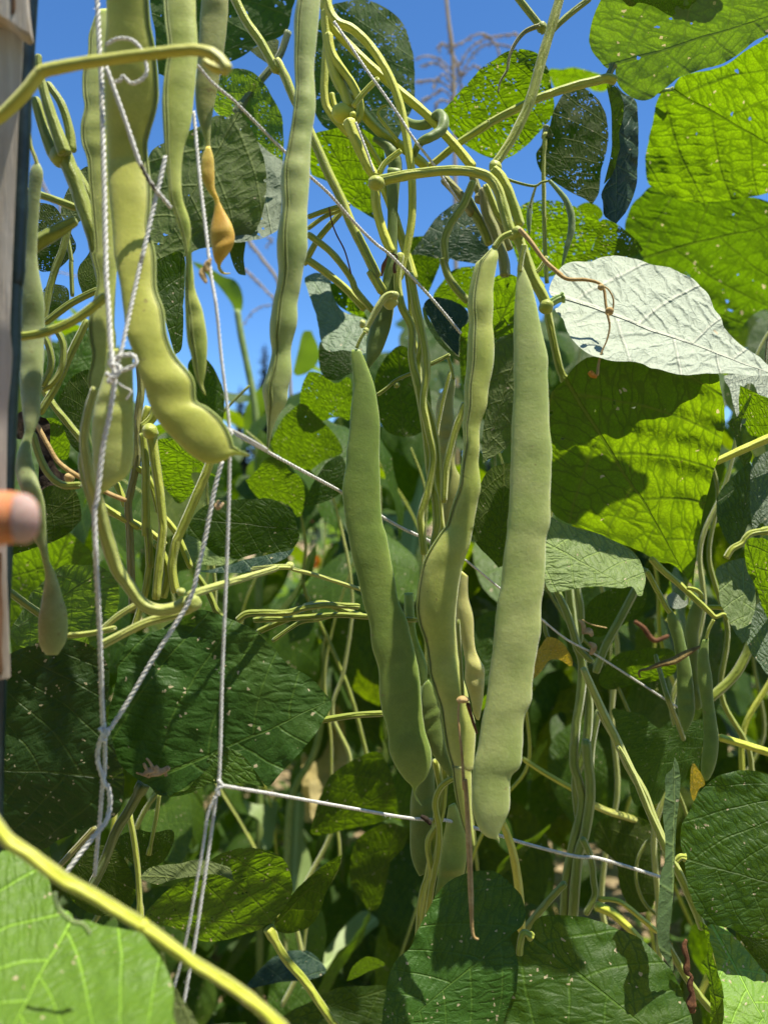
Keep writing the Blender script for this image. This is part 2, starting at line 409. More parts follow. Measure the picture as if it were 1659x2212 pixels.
def pod(label, pairs, d, mat=None, thick=.42, beans=True, seam=None, stalk=None, sw=22, group='bean pods hanging from the vines', smat=None, rot=0.0, tilt=0.0, bulge=.16, nb=None, round_=.0):
    """a pod from its two traced edges; lens-shaped section with seed swellings"""
    pr = []
    s = 'W'
    for q in pairs:
        if isinstance(q, str): s = q; continue
        a, b = P(s, q[:2], q[2:]); pr.append((*a, *b))
    rows = catmull(pr, 5)
    rows = resample(rows, 9.0) + [rows[-1]]
    n = len(rows); seg = 22
    L = [0]
    for a, b in zip(rows, rows[1:]): L.append(L[-1] + math.dist(((a[0]+a[2])/2, (a[1]+a[3])/2), ((b[0]+b[2])/2, (b[1]+b[3])/2)))
    W = max(math.dist(r[:2], r[2:]) for r in rows)
    ds = d if isinstance(d, (tuple, list)) else (d, d)
    nbn = nb or max(3, L[-1]/(W*.95)); sdv = random.uniform(0, 50)
    mid = [((r[0]+r[2])/2, (r[1]+r[3])/2) for r in rows]
    V = []; UV = []; seamp = []; sr = []
    for i, r in enumerate(rows):
        t = L[i]/L[-1]; j = min(int(t*(len(ds)-1)), len(ds)-2); dd = ds[j] + (ds[j+1]-ds[j])*(t*(len(ds)-1)-j)
        c = un(mid[i], dd); e = un(r[2:], dd); rv = e-c
        a = un(mid[max(i-1, 0)], dd); b = un(mid[min(i+1, n-1)], dd); ax = (b-a).normalized() if (b-a).length > 1e-9 else Vector((0, 0, -1))
        th = ax.cross(rv);
        if th.length < 1e-9: th = Vector((0, 1, 0))
        th.normalize()
        if th.y > 0: th = -th                                   # towards the lens
        rl = rv.length
        bl = 1.0
        if beans:
            bl = 1 + bulge*math.cos(6.2832*(t*nbn + .35*math.sin(t*11+sdv)) + sdv) * min(1, 4*t, 5*(1-t))*(.55+.45*math.sin(t*7+sdv*2))
        tk = rl*(thick + round_)*bl*(1 + .12*noise.noise(Vector((t*9, sdv, 0))))
        for k in range(seg):
            an = 2*math.pi*k/seg
            ca, sa = math.cos(an), math.sin(an)
            # thin ridges where the two halves meet
            rx = rl*ca*(1 if abs(ca) < .97 else 1.0)
            sy = math.copysign(abs(sa)**.82, sa)*(1-.22*abs(ca)**4)
            wr = 1 + .025*noise.noise(Vector((k*.9, L[i]*.035, sdv)))
            V.append(c + rv.normalized()*rx*wr + th*(tk*sy*wr)); UV.append((k/seg, L[i]*dd/F*20))
        if seam is not None:
            q = seam if not callable(seam) else seam(t)
            an = math.acos(max(-1, min(1, q))); sy = abs(math.sin(an))**.82*(1-.22*abs(q)**4)
            seamp.append(c + rv.normalized()*rl*q + th*(tk*sy + .0001)); sr.append(max(.0002, min(.00055, rl*.09)))
    Fc = []
    for i in range(n-1):
        for k in range(seg): Fc.append((i*seg+k, i*seg+(k+1) % seg, (i+1)*seg+(k+1) % seg, (i+1)*seg+k))
    Fc.append(tuple(range(seg-1, -1, -1))); Fc.append(tuple(range((n-1)*seg, n*seg)))
    c0 = sum(V[:seg], Vector())/seg
    # outward faces
    a, b, e = V[seg*2], V[seg*2+1], V[seg*3]
    cm = sum(V[seg*2:seg*3], Vector())/seg
    if (b-a).cross(e-a).dot(a-cm) > 0: pass
    root = empty('bean_pod', c0, label, 'bean pod', group)
    mat = mat or pod_mat()
    o = mesh('pod_body', V, Fc, mat, root, UV)
    fixn(o)
    if seam is not None:
        side = Vector((.0011, 0, 0))
        mb = MB()
        pp = seamp[1:-1]; rr = sr[1:-1]
        for sgn in (-1, 1):
            v, f, uv = tube_v([q + Vector((sgn*r*1.25, 0, 0)) for q, r in zip(pp, rr)], rr, 6)
            mb.add(v, f, uv)
        fixn(mb.obj('pod_seam', pod_mat((.21, .265, .05), (.26, .31, .07)), o))
        v, f, uv = tube_v([q + Vector((0, .00005, 0)) for q in pp], [r*.45 for r in rr], 6)
        fixn(mesh('pod_suture', v, f, pod_mat((.08, .10, .015), (.11, .13, .02)), o, uv))
    if stalk:
        path, dq, ts = path3(P(*stalk), ds[0], 6)
        rr = [sw*.5*ZS*q/F for q in dq]
        v, f, uv = tube_v(path, rr, 8)
        fixn(mesh('pod_stalk', v, f, smat or stem_mat(), root, uv))
    return root
def fixn(o):
    bm = bmesh.new(); bm.from_mesh(o.data); bmesh.ops.recalc_face_normals(bm, faces=bm.faces); bm.to_mesh(o.data); bm.free()
def stem_part(name, line, root, mat):
    """line = (points, width in enlarged units, depth[, flags])"""
    pts, w, d = line[:3]; fl = line[3] if len(line) > 3 else {}
    path, ds, ts = path3(P(*pts), d, 7)
    ws = w if isinstance(w, (tuple, list)) else (w, w)
    sd = random.uniform(0, 90); rr = []
    for i, (q, t) in enumerate(zip(ds, ts)):
        u = t*(len(ws)-1); j = min(int(u), len(ws)-2); ww = ws[j] + (ws[j+1]-ws[j])*(u-j)
        r = ww*.5*ZS*q/F*(1 + .07*noise.noise(Vector((i*.35, sd, 0))))
        rr.append(r)
    if fl.get('round', 1): rr[-1] *= .75; rr[0] *= .75
    v, f, uv = tube_v(path, rr, 14, fl.get('ribs', 5), fl.get('rid', .05))
    o = mesh(name, v, f, fl.get('mat', mat), root, uv); fixn(o); return o
def ball(name, at, d, r, root, mat, sq=(1, 1, 1)):
    c = un(P(*at)[0], d); rad = r*ZS*d/F
    bm = bmesh.new(); bmesh.ops.create_icosphere(bm, subdivisions=3, radius=rad)
    for v in bm.verts:
        v.co *= 1 + .16*noise.noise(v.co/rad*1.3 + Vector((r, d, 0)))
        v.co = Vector((v.co.x*sq[0], v.co.y*sq[1], v.co.z*sq[2]))
    V = [v.co + c for v in bm.verts]; Fc = [tuple(v.index for v in f.verts) for f in bm.faces]; bm.free()
    return mesh(name, V, Fc, mat, root, [(0.3, .1)]*len(V))
def vine(label, lines, name='bean_vine', mat=None, group='climbing bean vines', cat='vine', part='stem', knots=()):
    mat = mat or stem_mat()
    p0 = P(*lines[0][0])[0]; d0 = lines[0][2]; d0 = d0[0] if isinstance(d0, tuple) else d0
    root = empty(name, un(p0, d0), label, cat, group)
    for ln in lines:
        fl = ln[3] if len(ln) > 3 else {}
        stem_part(fl.get('name', part), ln, root, mat)
    for at, d, r, *sq in knots: ball('node', at, d, r, root, mat, *(sq or []))
    return root
def rope(pts, d, w, root=None, mat=None, name='strand', pitch=3.9, n=3):
    """three strands laid round each other"""
    path, ds, ts = path3(P(*pts), d, 8)
    # even steps
    cum = [0]
    for a, b in zip(path, path[1:]): cum.append(cum[-1]+(b-a).length)
    r0 = w*.5*ZS*ds[0]/F; stp = r0*1.1; m = max(6, int(cum[-1]/stp))
    P3 = []; RR = []; j = 0
    for i in range(m+1):
        x = cum[-1]*i/m
        while j < len(cum)-2 and cum[j+1] < x: j += 1
        t = (x-cum[j])/max(cum[j+1]-cum[j], 1e-9); P3.append(path[j].lerp(path[j+1], t)); RR.append(w*.5*ZS*(ds[j]+(ds[j+1]-ds[j])*t)/F)
    mb = MB(); sd = random.uniform(0, 99)
    tang = []; ups = []; up = None
    for i in range(len(P3)):
        tg = (P3[min(i+1, m)]-P3[max(i-1, 0)]).normalized()
        if up is None: up = tg.cross(Vector((.3, 1, .2))).normalized()
        up = (up-tg*up.dot(tg)).normalized(); tang.append(tg); ups.append(up)
    for k in range(n):
        line = []; rr = []
        for i in range(len(P3)):
            a = 2*math.pi*(k/n + i*stp/(r0*2*pitch)) + .35*noise.noise(Vector((i*.12, sd, k)))
            u = ups[i]; v = tang[i].cross(u); r = RR[i]
            line.append(P3[i] + (u*math.cos(a)+v*math.sin(a))*r*.58); rr.append(r*.45*(1+.12*noise.noise(Vector((i*.5, k*9, sd)))))
        mb.add(*tube_v(line, rr, 6))
    # loose fibres
    rnd = random.Random(sd)
    for _ in range(int(m/9)):
        i = rnd.randrange(1, m); u = ups[i]; v = tang[i].cross(u); a = rnd.uniform(0, 6.28); r = RR[i]
        dr = (u*math.cos(a)+v*math.sin(a)); q = P3[i] + dr*r*.8
        e = q + (dr*rnd.uniform(.5, 1.6)+tang[i]*rnd.uniform(-1.5, 1.5))*r
        mb.add(*tube_v([q, q.lerp(e, .5)+dr*r*.1, e], [r*.06]*3, 3))
    return mb.obj(name, mat or M_TWINE, root)
def twine(label, lines, group='white garden twine', knots=()):
    p0 = P(*lines[0][0])[0]; d0 = lines[0][1]; d0 = d0[0] if isinstance(d0, tuple) else d0
    root = empty('garden_twine', un(p0, d0), label, 'twine', group)
    for ln in lines: rope(ln[0], ln[1], ln[2], root, ln[3] if len(ln) > 3 else None)
    for pts, d, w in knots: rope(pts, d, w, root, None, 'knot')
    return root
# ---------------------------------------------------------------- the leaves one can tell apart
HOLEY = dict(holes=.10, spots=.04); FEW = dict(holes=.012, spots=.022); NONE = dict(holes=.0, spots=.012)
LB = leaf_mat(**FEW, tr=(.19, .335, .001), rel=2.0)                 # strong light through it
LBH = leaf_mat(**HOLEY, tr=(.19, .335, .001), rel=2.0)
LD = leaf_mat(holes=.0, spots=.014, up=(.016, .039, .002), un_=(.048, .070, .006), tr=(.17, .29, .001), gloss=.32)  # shaded copy of the bean leaf, shade put into its darker colour
LDH = leaf_mat(holes=.10, spots=.03, up=(.016, .039, .002), un_=(.044, .064, .006), tr=(.15, .26, .002))  # holed version of the shaded copy, darkened the same way
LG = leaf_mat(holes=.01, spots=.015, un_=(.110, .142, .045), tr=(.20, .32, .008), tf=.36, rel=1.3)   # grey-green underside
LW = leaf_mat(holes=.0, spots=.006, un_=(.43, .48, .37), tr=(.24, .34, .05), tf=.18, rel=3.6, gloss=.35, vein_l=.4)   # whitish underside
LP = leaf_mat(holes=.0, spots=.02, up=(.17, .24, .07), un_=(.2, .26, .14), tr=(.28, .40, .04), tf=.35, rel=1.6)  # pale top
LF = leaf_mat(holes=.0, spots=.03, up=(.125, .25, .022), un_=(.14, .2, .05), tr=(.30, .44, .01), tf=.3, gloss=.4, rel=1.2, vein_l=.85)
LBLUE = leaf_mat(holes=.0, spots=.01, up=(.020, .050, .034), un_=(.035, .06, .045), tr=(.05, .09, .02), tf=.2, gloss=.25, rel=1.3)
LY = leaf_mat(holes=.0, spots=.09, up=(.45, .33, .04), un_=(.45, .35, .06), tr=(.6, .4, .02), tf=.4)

# upper right
leaf('big grey-green leaf at the top right edge, small bright leaf lying over it',
     ['C', (715,390),(690,415),(640,360),(598,300),(580,240),(590,170),(615,90),(655,0),(700,-90),(1000,-160),(1400,-160),(1800,-60),(1800,100),(1659,205),(1580,245),(1500,310),(1380,380),(1250,420),(1130,460),(1060,515),(1010,550),(960,590),(900,602),(830,580),(770,530),(745,470),(735,400)],
     ('C', (728,392)), ('C', (1900,20)), .50, gx=-.1, gy=.45, cup=-.08, mat=leaf_mat(holes=.012, spots=.03, un_=(.15,.21,.12), tr=(.15,.27,.003)),
     stalk=['C', (690,470),(705,440),(728,392)], sw=40, smat=stem_mat((.10,.16,.04),(.16,.22,.06)))
leaf('small vivid yellow-green leaf overlapping the top right corner leaf', ['C', (770,-60),(800,20),(850,40),(880,15),(950,30),(1010,65),(1060,90),(1130,108),(1200,100),(1290,65),(1380,-10),(1400,-90),(1100,-140)],
     ('C', (1250,-140)), ('C', (1060,90)), .485, gy=.6, mat=LB, sharp=False)
leaf('big round leaf glowing yellow-green at the right edge, veins dark against the light',
     ['C', (1085,545),(1030,555),(1000,590),(975,680),(955,770),(935,870),(922,960),(925,1050),(945,1110),(990,1140),(1040,1170),(1100,1195),(1150,1210),(1250,1215),(1330,1212),(1430,1200),(1550,1185),(1659,1160),(1800,1100),(1950,950),(2000,750),(1950,550),(1850,380),(1750,290),(1659,225),(1600,260),(1500,320),(1400,390),(1290,420),(1200,440),(1130,460),(1095,510)],
     ('C', (1085,545)), ('C', (2000,1060)), .60, gx=-.25, gy=.62, cup=-.12, mat=LB, quilt=.02, stalk=['C', (1000,545),(1040,548),(1085,542)], sw=32)
leaf('broad backlit leaf just below the big round one at the right edge',
     ['C', (950,1120),(890,1180),(840,1230),(810,1300),(795,1370),(830,1430),(870,1490),(930,1570),(1010,1650),'F',(1100,60),(1180,100),(1230,200),(1310,270),(1330,330),(1380,400),(1450,475),(1490,465),(1520,400),(1600,330),(1700,290),(1850,150),'C',(1950,1500),(1800,1300),(1700,1230),(1580,1190),(1400,1195),(1200,1205),(1050,1160)],
     ('C', (840,1560)), ('C', (1900,1300)), .72, gx=-.1, gy=.55, mat=leaf_mat(holes=.012, spots=.03, tr=(.125,.25,.001), rel=2.0), quilt=.02)
leaf('holey leaf left of the thin vine at upper right, dark stripe across it',
     ['B', (1659,300),(1600,320),(1540,360),(1470,410),(1400,480),(1330,560),(1270,630),(1230,665),(1250,720),(1300,800),(1370,870),(1450,920),(1530,950),(1600,960),'C',(70,960),(140,930),(200,880),(250,830),(285,790),(330,740),(365,680),(375,600),(360,510),(345,430),(310,370),(265,315),(200,298),(130,298)],
     ('C', (290,795)), ('B', (1230,665)), .56, gx=.2, gy=.6, mat=LBH, quilt=.025, stalk=['C', (312,830),(318,800),(325,760)], sw=34, smat=stem_mat((.3,.34,.2),(.36,.4,.25)))
leaf('dark olive leaf full of tiny holes on a straight thin stalk',
     ['C', (330,800),(300,870),(265,920),(270,980),(300,1040),(350,1080),(400,1110),(480,1160),(560,1200),(600,1228),(640,1170),(650,1100),(655,1030),(680,930),(697,850),(695,760),(680,680),(650,610),(600,560),(540,525),(480,525),(430,560),(390,620),(365,680),(350,740)],
     ('C', (325,800)), ('C', (600,1228)), .55, gx=.1, gy=.02, mat=LDH, stalk=['C', (330,1700),(318,1500),(312,1200),(310,950),(325,800)], sw=26)
leaf('blurred bright leaf behind the leaf stalk at upper right', ['C', (340,420),(420,415),(490,402),(560,420),(650,445),(690,470),(690,540),(620,550),(560,520),(440,530),(370,525)],
     ('C', (700,500)), ('C', (330,430)), .95, gy=.7, mat=LB, sharp=False)
leaf('furled dark bluish leaf hanging against the sky with a bright rolled edge',
     ['C', (740,505),(790,560),(860,600),(875,680),(880,770),(878,880),(875,1000),(870,1100),(840,1200),(800,1280),(745,1345),(700,1320),(670,1290),(665,1220),(655,1170),(680,1110),(720,1050),(750,960),(765,880),(760,800),(780,720),(790,640),(770,570)],
     ('C', (735,490)), ('C', (745,1345)), .53, gx=.9, gy=-.05, mat=LBLUE, cup=.5, side='top', quilt=.05,
     extra=[dict(name='rolled_edge', o=['C', (690,500),(735,510),(770,560),(790,630),(785,720),(760,800),(768,880),(750,960),(730,1040),(700,1080),(670,1108),(690,1030),(710,950),(720,860),(718,760),(715,660),(700,580)], b=('C', (715,500)), t=('C', (670,1108)), gx=-.9, gy=.1, side='under', mat=LB, d=.525)])
leaf('backlit leaf with white holes above the whitish upturned leaf, its right half shaded',
     ['C', (145,1270),(190,1225),(250,1205),(330,1200),(400,1205),(450,1230),(500,1240),(570,1270),(630,1310),(655,1350),(640,1410),(610,1470),(580,1540),(560,1600),(500,1640),(430,1640),(350,1659),(250,1659),(170,1600),(130,1500),(110,1400)],
     ('C', (560,1600)), ('C', (120,1380)), .64, gy=.55, mat=LBH, sharp=False)
leaf('half shaded pointed leaf wedged behind the furled leaf', ['C', (500,1560),(560,1530),(600,1500),(630,1420),(650,1330),(700,1325),(770,1360),(830,1410),(880,1460),(905,1500),(870,1530),(800,1560),(730,1590),(640,1620),(560,1600)],
     ('C', (520,1580)), ('C', (905,1500)), .62, gy=.5, mat=LBH)
leaf('small bright leaf just left of the furled leaf tip', ['C', (510,1240),(560,1215),(620,1225),(660,1260),(660,1310),(600,1330),(540,1290)], ('C', (660,1290)), ('C', (510,1240)), .68, gy=.6, mat=LB)
leaf('whitish upturned leaf in full sun with raised veins, pointing right',
     ['F', (430,240),(400,300),(375,310),(390,340),(430,380),(450,440),(480,500),(520,540),(590,590),(660,610),(740,625),(830,630),(900,640),(960,670),(1050,690),(1150,710),(1250,705),(1330,700),(1450,705),(1560,715),(1659,717),(1740,714),(1659,655),(1600,600),(1520,550),(1440,480),(1390,420),(1370,360),(1330,310),(1300,230),(1260,180),(1200,130),(1130,95),(1050,60),(960,45),(860,15),(760,-5),(650,5),(600,30),(500,30),(430,50),(390,90),(360,150),(345,210),(370,245)],
     ('F', (425,250)), ('F', (1740,714)), .45, gx=.05, gy=-1.15, cup=-.10, side='under', mat=LW, quilt=.012,
     stalk=['F', (330,300),(360,275),(395,255),(430,245)], sw=52, smat=stem_mat((.20,.33,.05),(.26,.38,.08)))
leaf('largest leaf at centre right, top half shaded by the whitish leaf, lower half glowing',
     ['F', (430,750),(480,680),(540,630),(600,605),(700,620),(830,615),(960,640),(1150,660),(1340,690),(1365,770),(1385,850),(1397,930),(1390,1050),(1360,1200),(1320,1330),(1290,1430),(1265,1550),'I',(1240,150),(1220,300),(1205,435),(1150,370),(1080,310),(1020,300),(960,270),(850,215),(700,155),(600,110),(500,75),(420,45),'F',(345,1500),(348,1300),(352,1150),(340,1000),(345,860),(390,780)],
     ('F', (455,765)), ('I', (1205,435)), .505, gx=-.15, gy=.62, cup=-.10, mat=leaf_mat(holes=.008, spots=.022, tr=(.29,.47,.002), rel=1.6), quilt=.025,
     stalk=['F', (330,300),(350,420),(380,560),(410,680),(455,765)], sw=48)
leaf('pale crinkled leaf curling over beside the front pod',
     ['I', (345,25),(420,60),(500,85),(600,110),(700,155),(790,195),(850,235),(890,290),(915,350),(922,420),(905,490),(880,500),(840,440),(780,450),(700,445),(600,440),(500,455),(420,470),(350,470),(320,400),(318,250),(330,120)],
     ('I', (330,180)), ('I', (905,495)), .425, gx=.1, gy=-.75, side='top', mat=LP, cup=.25, quilt=.03)
leaf('whitish leaf showing below the tip of the sunlit upturned leaf', ['F', (1390,720),(1430,800),(1450,900),(1480,990),(1520,1000),(1530,900),(1500,800),(1560,760),(1600,830),(1659,860),(1750,800),(1750,700),(1500,700)],
     ('F', (1750,720)), ('F', (1500,1000)), .56, gy=-.8, side='under', mat=LW, sharp=False)
leaf('small bright yellow-green leaf at right edge with a dark twisted fold',
     ['F', (1490,775),(1560,810),(1659,850),(1800,900),(1800,1080),(1659,1080),(1600,1095),(1540,1060),(1520,1010),(1500,1000),(1480,900)], ('F', (1800,1000)), ('F', (1490,775)), .54, gy=.7, mat=LB,
     extra=[dict(name='twisted_fold', o=['F', (1420,990),(1470,960),(1510,900),(1560,820),(1545,880),(1500,980),(1490,1050),(1510,1130),(1560,1180),(1550,1230),(1510,1260),(1480,1200),(1460,1100)], b=('F', (1560,820)), t=('F', (1510,1260)), gx=.5, gy=.4, mat=LB, d=.53)])
leaf('dark leaf hanging at the right edge below the bright stalk', ['F', (1540,1230),(1480,1290),(1400,1370),(1350,1450),(1350,1560),(1380,1650),'I',(1430,190),(1500,160),(1530,90),(1560,0),(1570,-150),(1560,-260)],
     ('F', (1560,1240)), ('I', (1480,170)), .56, gx=.4, gy=-.2, side='top', mat=LD)
leaf('grey shiny leaf at the right edge beside the bright stalk', ['F', (1560,1240),(1600,1200),(1700,1180),(1750,1400),(1700,1659),(1620,1600),(1570,1640),(1550,1500)], ('F', (1650,1180)), ('F', (1600,1650)), .55, gx=-.3, gy=-.5, side='top', mat=leaf_mat(holes=0, spots=.02, up=(.10,.14,.09), gloss=.7, rel=2), sharp=False)
leaf('pale flecked leaf at right edge with its lower half in shade', ['I', (1340,350),(1380,310),(1450,285),(1540,280),(1570,400),(1580,560),(1560,640),(1540,760),(1500,780),(1450,700),(1380,560),(1360,430)],
     ('I', (1510,200)), ('I', (1510,790)), .54, gx=.2, gy=-.6, side='top', mat=LP)
leaf('grey leaf with toothed outline at the right edge beneath the pale flecked one', ['I', (1600,540),(1545,640),(1530,740),(1545,830),(1600,900),(1659,970),(1750,1000),(1800,700),(1700,520)], ('I', (1620,530)), ('I', (1700,1010)), .535, gx=-.2, gy=-.5, side='top', mat=leaf_mat(holes=0, spots=.02, up=(.10,.15,.10), gloss=.6, rel=2))
leaf('vivid green leaf hanging at the right edge over the pale flecked one', ['I', (1530,160),(1600,150),(1659,170),(1720,300),(1700,600),(1659,640),(1620,560),(1590,460),(1540,360),(1515,250)], ('I', (1520,160)), ('I', (1680,645)), .52, gx=-.1, gy=.6, mat=LB,
     stalk=['I', (1405,270),(1440,215),(1500,180),(1520,150),(1560,120),(1659,105)], sw=40)

# upper middle
leaf('large dark leaf riddled with white holes at top centre', ['B', (570,30),(640,10),(720,0),(800,5),(880,40),(950,90),(1000,150),(1030,220),(1050,290),(1062,330),(1068,450),(1065,600),(1040,680),(1000,760),(960,830),(900,850),(800,820),(650,800),(520,760),(450,600),(440,300),(500,100)],
     ('B', (620,390)), ('B', (940,860)), .60, gx=.1, gy=.10, mat=leaf_mat(holes=.13, spots=.03, un_=(.09,.14,.05), tr=(.22,.36,.01)), quilt=.015, sharp=False)
leaf('backlit green leaf behind the vine knot at upper centre', ['B', (445,830),(500,790),(600,770),(720,760),(870,860),(890,960),(880,1040),(850,1060),(835,1150),(825,1315),(770,1280),(700,1240),(640,1180),(590,1130),(540,1090),(470,1060),(445,1040),(425,930)],
     ('B', (500,780)), ('B', (825,1315)), .585, gx=.1, gy=.55, mat=LB, quilt=.03)
leaf('dark broad leaf along the top edge behind the long pods', ['B', (-500,-100),(-490,200),(-470,440),(-380,470),(-260,420),(-150,385),(-60,375),(0,355),(50,330),(100,290),(180,250),(260,220),(310,170),(330,60),(350,-60),(200,-150),(-200,-170)],
     ('B', (320,160)), ('B', (-480,460)), .58, gy=.15, mat=leaf_mat(holes=.035, spots=.02, up=(.03,.08,.015), un_=(.07,.12,.03), tr=(.14,.27,.008)))
leaf('pale striped leaf flap under the dark leaf at the top', ['B', (75,300),(130,270),(200,240),(250,240),(245,300),(235,390),(190,385),(130,350)], ('B', (250,240)), ('B', (75,300)), .60, gy=-.3, side='under', mat=LG)
leaf('leaf with pinholes and a bright right rim, behind the tallest pod', ['A', (1250,520),(1300,470),(1370,420),(1440,408),(1520,435),(1590,500),(1640,590),(1690,700),(1705,850),(1700,965),(1640,930),(1560,860),(1480,780),(1430,700),(1330,700),(1260,610)],
     ('A', (1455,660)), ('A', (1700,970)), .575, gx=-.3, gy=.25, mat=leaf_mat(holes=.06, spots=.02, un_=(.08,.13,.05), tr=(.26,.42,.01)), stalk=['B', (310,190),(250,350),(130,500),(30,630),(0,680)], sw=44, smat=stem_mat((.12,.17,.05),(.18,.22,.07)))
leaf('big dull grey-green leaf with branching pale veins between the left pods', ['A', (1400,690),(1290,700),(1200,760),(1100,800),(1000,850),(920,900),(880,1000),(880,1200),(890,1400),(900,1590),(960,1640),(1060,1590),(1130,1530),(1220,1490),(1310,1480),(1400,1470),(1500,1420),(1560,1340),(1590,1220),(1600,1100),(1590,980),(1560,880),(1500,760),(1440,675)],
     ('A', (1440,672)), ('A', (930,1560)), .555, gx=.1, gy=-.05, mat=LG, quilt=.01)
leaf('grey-white leaf half in sun left of the tallest pod', ['B', (-60,700),(0,670),(60,740),(120,830),(200,900),(275,965),(275,1100),(270,1300),(262,1370),(200,1410),(110,1440),(0,1455),(-70,1445),(-160,1480),(-260,1500),(-330,1480),(-250,1300),(-150,1000)],
     ('B', (0,680)), ('B', (-330,1490)), .585, gx=-.2, gy=-.75, side='under', mat=leaf_mat(holes=.01, spots=.012, un_=(.26,.31,.22), tr=(.2,.3,.04), tf=.3, rel=2))
leaf('small pale leaf tip hanging by the orange pod', ['A', (1370,1450),(1430,1440),(1475,1450),(1465,1540),(1475,1650),(1430,1640),(1390,1560)], ('A', (1420,1440)), ('A', (1475,1655)), .57, gx=.2, gy=-.4, side='under', mat=LG)
leaf('dark pointed leaf in front of the sky at centre right', ['B', (1040,1530),(1100,1450),(1160,1360),(1230,1280),(1310,1225),(1370,1215),(1430,1300),(1480,1400),(1510,1500),(1500,1580),(1430,1585),(1350,1570),(1270,1555),(1180,1545),(1100,1530)],
     ('B', (1480,1300)), ('B', (1040,1530)), .62, gx=-.1, gy=-.2, side='top', mat=leaf_mat(holes=.05, spots=.03, up=(.025,.06,.03), un_=(.06,.1,.05), tr=(.08,.14,.02)))
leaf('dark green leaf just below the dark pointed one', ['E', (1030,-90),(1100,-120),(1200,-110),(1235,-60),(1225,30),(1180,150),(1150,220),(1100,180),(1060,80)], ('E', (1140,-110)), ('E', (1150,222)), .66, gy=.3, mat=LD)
leaf('bright leaf behind the curving stem left of the ribbed pods', ['E', (1180,240),(1220,170),(1270,100),(1340,65),(1430,58),(1450,150),(1440,250),(1390,310),(1330,290),(1260,290),(1200,300)], ('E', (1180,280)), ('E', (1440,58)), .64, gy=.6, mat=LB)
leaf('blue-green leaf with a pale rim crossed by the twine', ['E', (1120,300),(1150,255),(1220,250),(1300,265),(1360,300),(1390,350),(1370,420),(1340,480),(1335,560),(1330,600),(1280,550),(1220,480),(1160,380)], ('E', (1125,280)), ('E', (1332,604)), .57, gx=.3, gy=-.25, side='top', mat=LBLUE,
     extra=[dict(name='pale_rim', o=['E', (1118,300),(1160,385),(1220,485),(1280,555),(1335,605),(1335,630),(1290,595),(1220,530),(1150,430),(1120,350)], gy=.2, mat=LP, d=.568)])
leaf('pale crumpled leaf in sun at centre with a folded side', ['E', (410,130),(470,100),(530,110),(570,160),(580,230),(610,300),(680,350),(760,370),(790,420),(780,500),(775,580),(700,570),(640,560),(560,570),(510,520),(490,430),(470,330),(440,240),(420,180)],
     ('E', (430,115)), ('E', (780,590)), .60, gx=.1, gy=-.8, side='top', mat=leaf_mat(holes=0, spots=.015, up=(.15,.21,.13), tr=(.2,.3,.03), tf=.25, rel=1.6), quilt=.05, sharp=False,
     extra=[dict(name='folded_side', o=['E', (565,165),(600,170),(650,190),(690,240),(740,300),(790,380),(760,370),(690,340),(620,300),(580,240)], gy=.6, mat=LB, d=.61)])
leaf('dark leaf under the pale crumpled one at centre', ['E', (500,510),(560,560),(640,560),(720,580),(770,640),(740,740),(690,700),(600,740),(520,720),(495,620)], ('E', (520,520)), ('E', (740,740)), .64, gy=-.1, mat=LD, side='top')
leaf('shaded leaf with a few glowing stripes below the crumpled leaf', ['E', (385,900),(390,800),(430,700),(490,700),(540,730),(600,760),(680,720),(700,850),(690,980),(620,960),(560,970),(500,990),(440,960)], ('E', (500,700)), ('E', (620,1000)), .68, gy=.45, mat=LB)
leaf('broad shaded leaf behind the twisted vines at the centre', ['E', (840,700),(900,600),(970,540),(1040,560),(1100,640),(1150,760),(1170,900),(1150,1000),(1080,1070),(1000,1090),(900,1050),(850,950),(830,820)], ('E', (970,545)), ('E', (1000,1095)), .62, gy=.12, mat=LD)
leaf('bright backlit leaf tucked behind the ribbed pod at centre right', ['E', (1530,200),(1540,130),(1600,105),(1659,110),(1700,150),(1730,300),(1700,480),(1640,470),(1560,500),(1500,560),(1450,700),(1400,780),(1360,770),(1340,680),(1335,560),(1345,450),(1400,390),(1500,330)], ('E', (1700,150)), ('E', (1390,785)), .56, gy=.55, mat=LB, sharp=False)
leaf('grey shaded leaf hanging between the two large front pods', ['E', (1540,540),(1600,480),(1659,475),(1720,520),(1760,700),(1740,900),(1690,1050),(1600,1160),(1480,1240),(1470,1100),(1500,900),(1520,700)], ('E', (1700,500)), ('E', (1480,1245)), .51, gx=.1, gy=.0, mat=LG)
leaf('dark round leaf low between the two large front pods', ['E', (1480,1330),(1530,1270),(1600,1245),(1659,1250),(1720,1350),(1730,1550),'H',(1680,200),(1640,300),(1570,330),(1500,250),(1430,170),(1400,60),(1420,-60)], ('H', (1600,-200)), ('H', (1580,335)), .50, gx=.1, gy=-.1, side='under', mat=LD)
leaf('bright leaf pointing left under the slack twine', ['E', (55,1345),(110,1290),(170,1220),(230,1195),(280,1220),(320,1290),(370,1310),(400,1370),(412,1450),(390,1550),(360,1560),(320,1500),(250,1470),(160,1470),(100,1420)], ('E', (400,1450)), ('E', (55,1345)), .66, gy=.65, mat=LB)
leaf('dark leaf behind the left side of the central pod', ['E', (395,1500),(440,1400),(500,1290),(560,1220),(630,1195),(660,1280),(640,1350),(620,1420),(540,1470),(460,1495)], ('E', (640,1210)), ('E', (395,1500)), .62, gy=-.1, side='top', mat=LD)
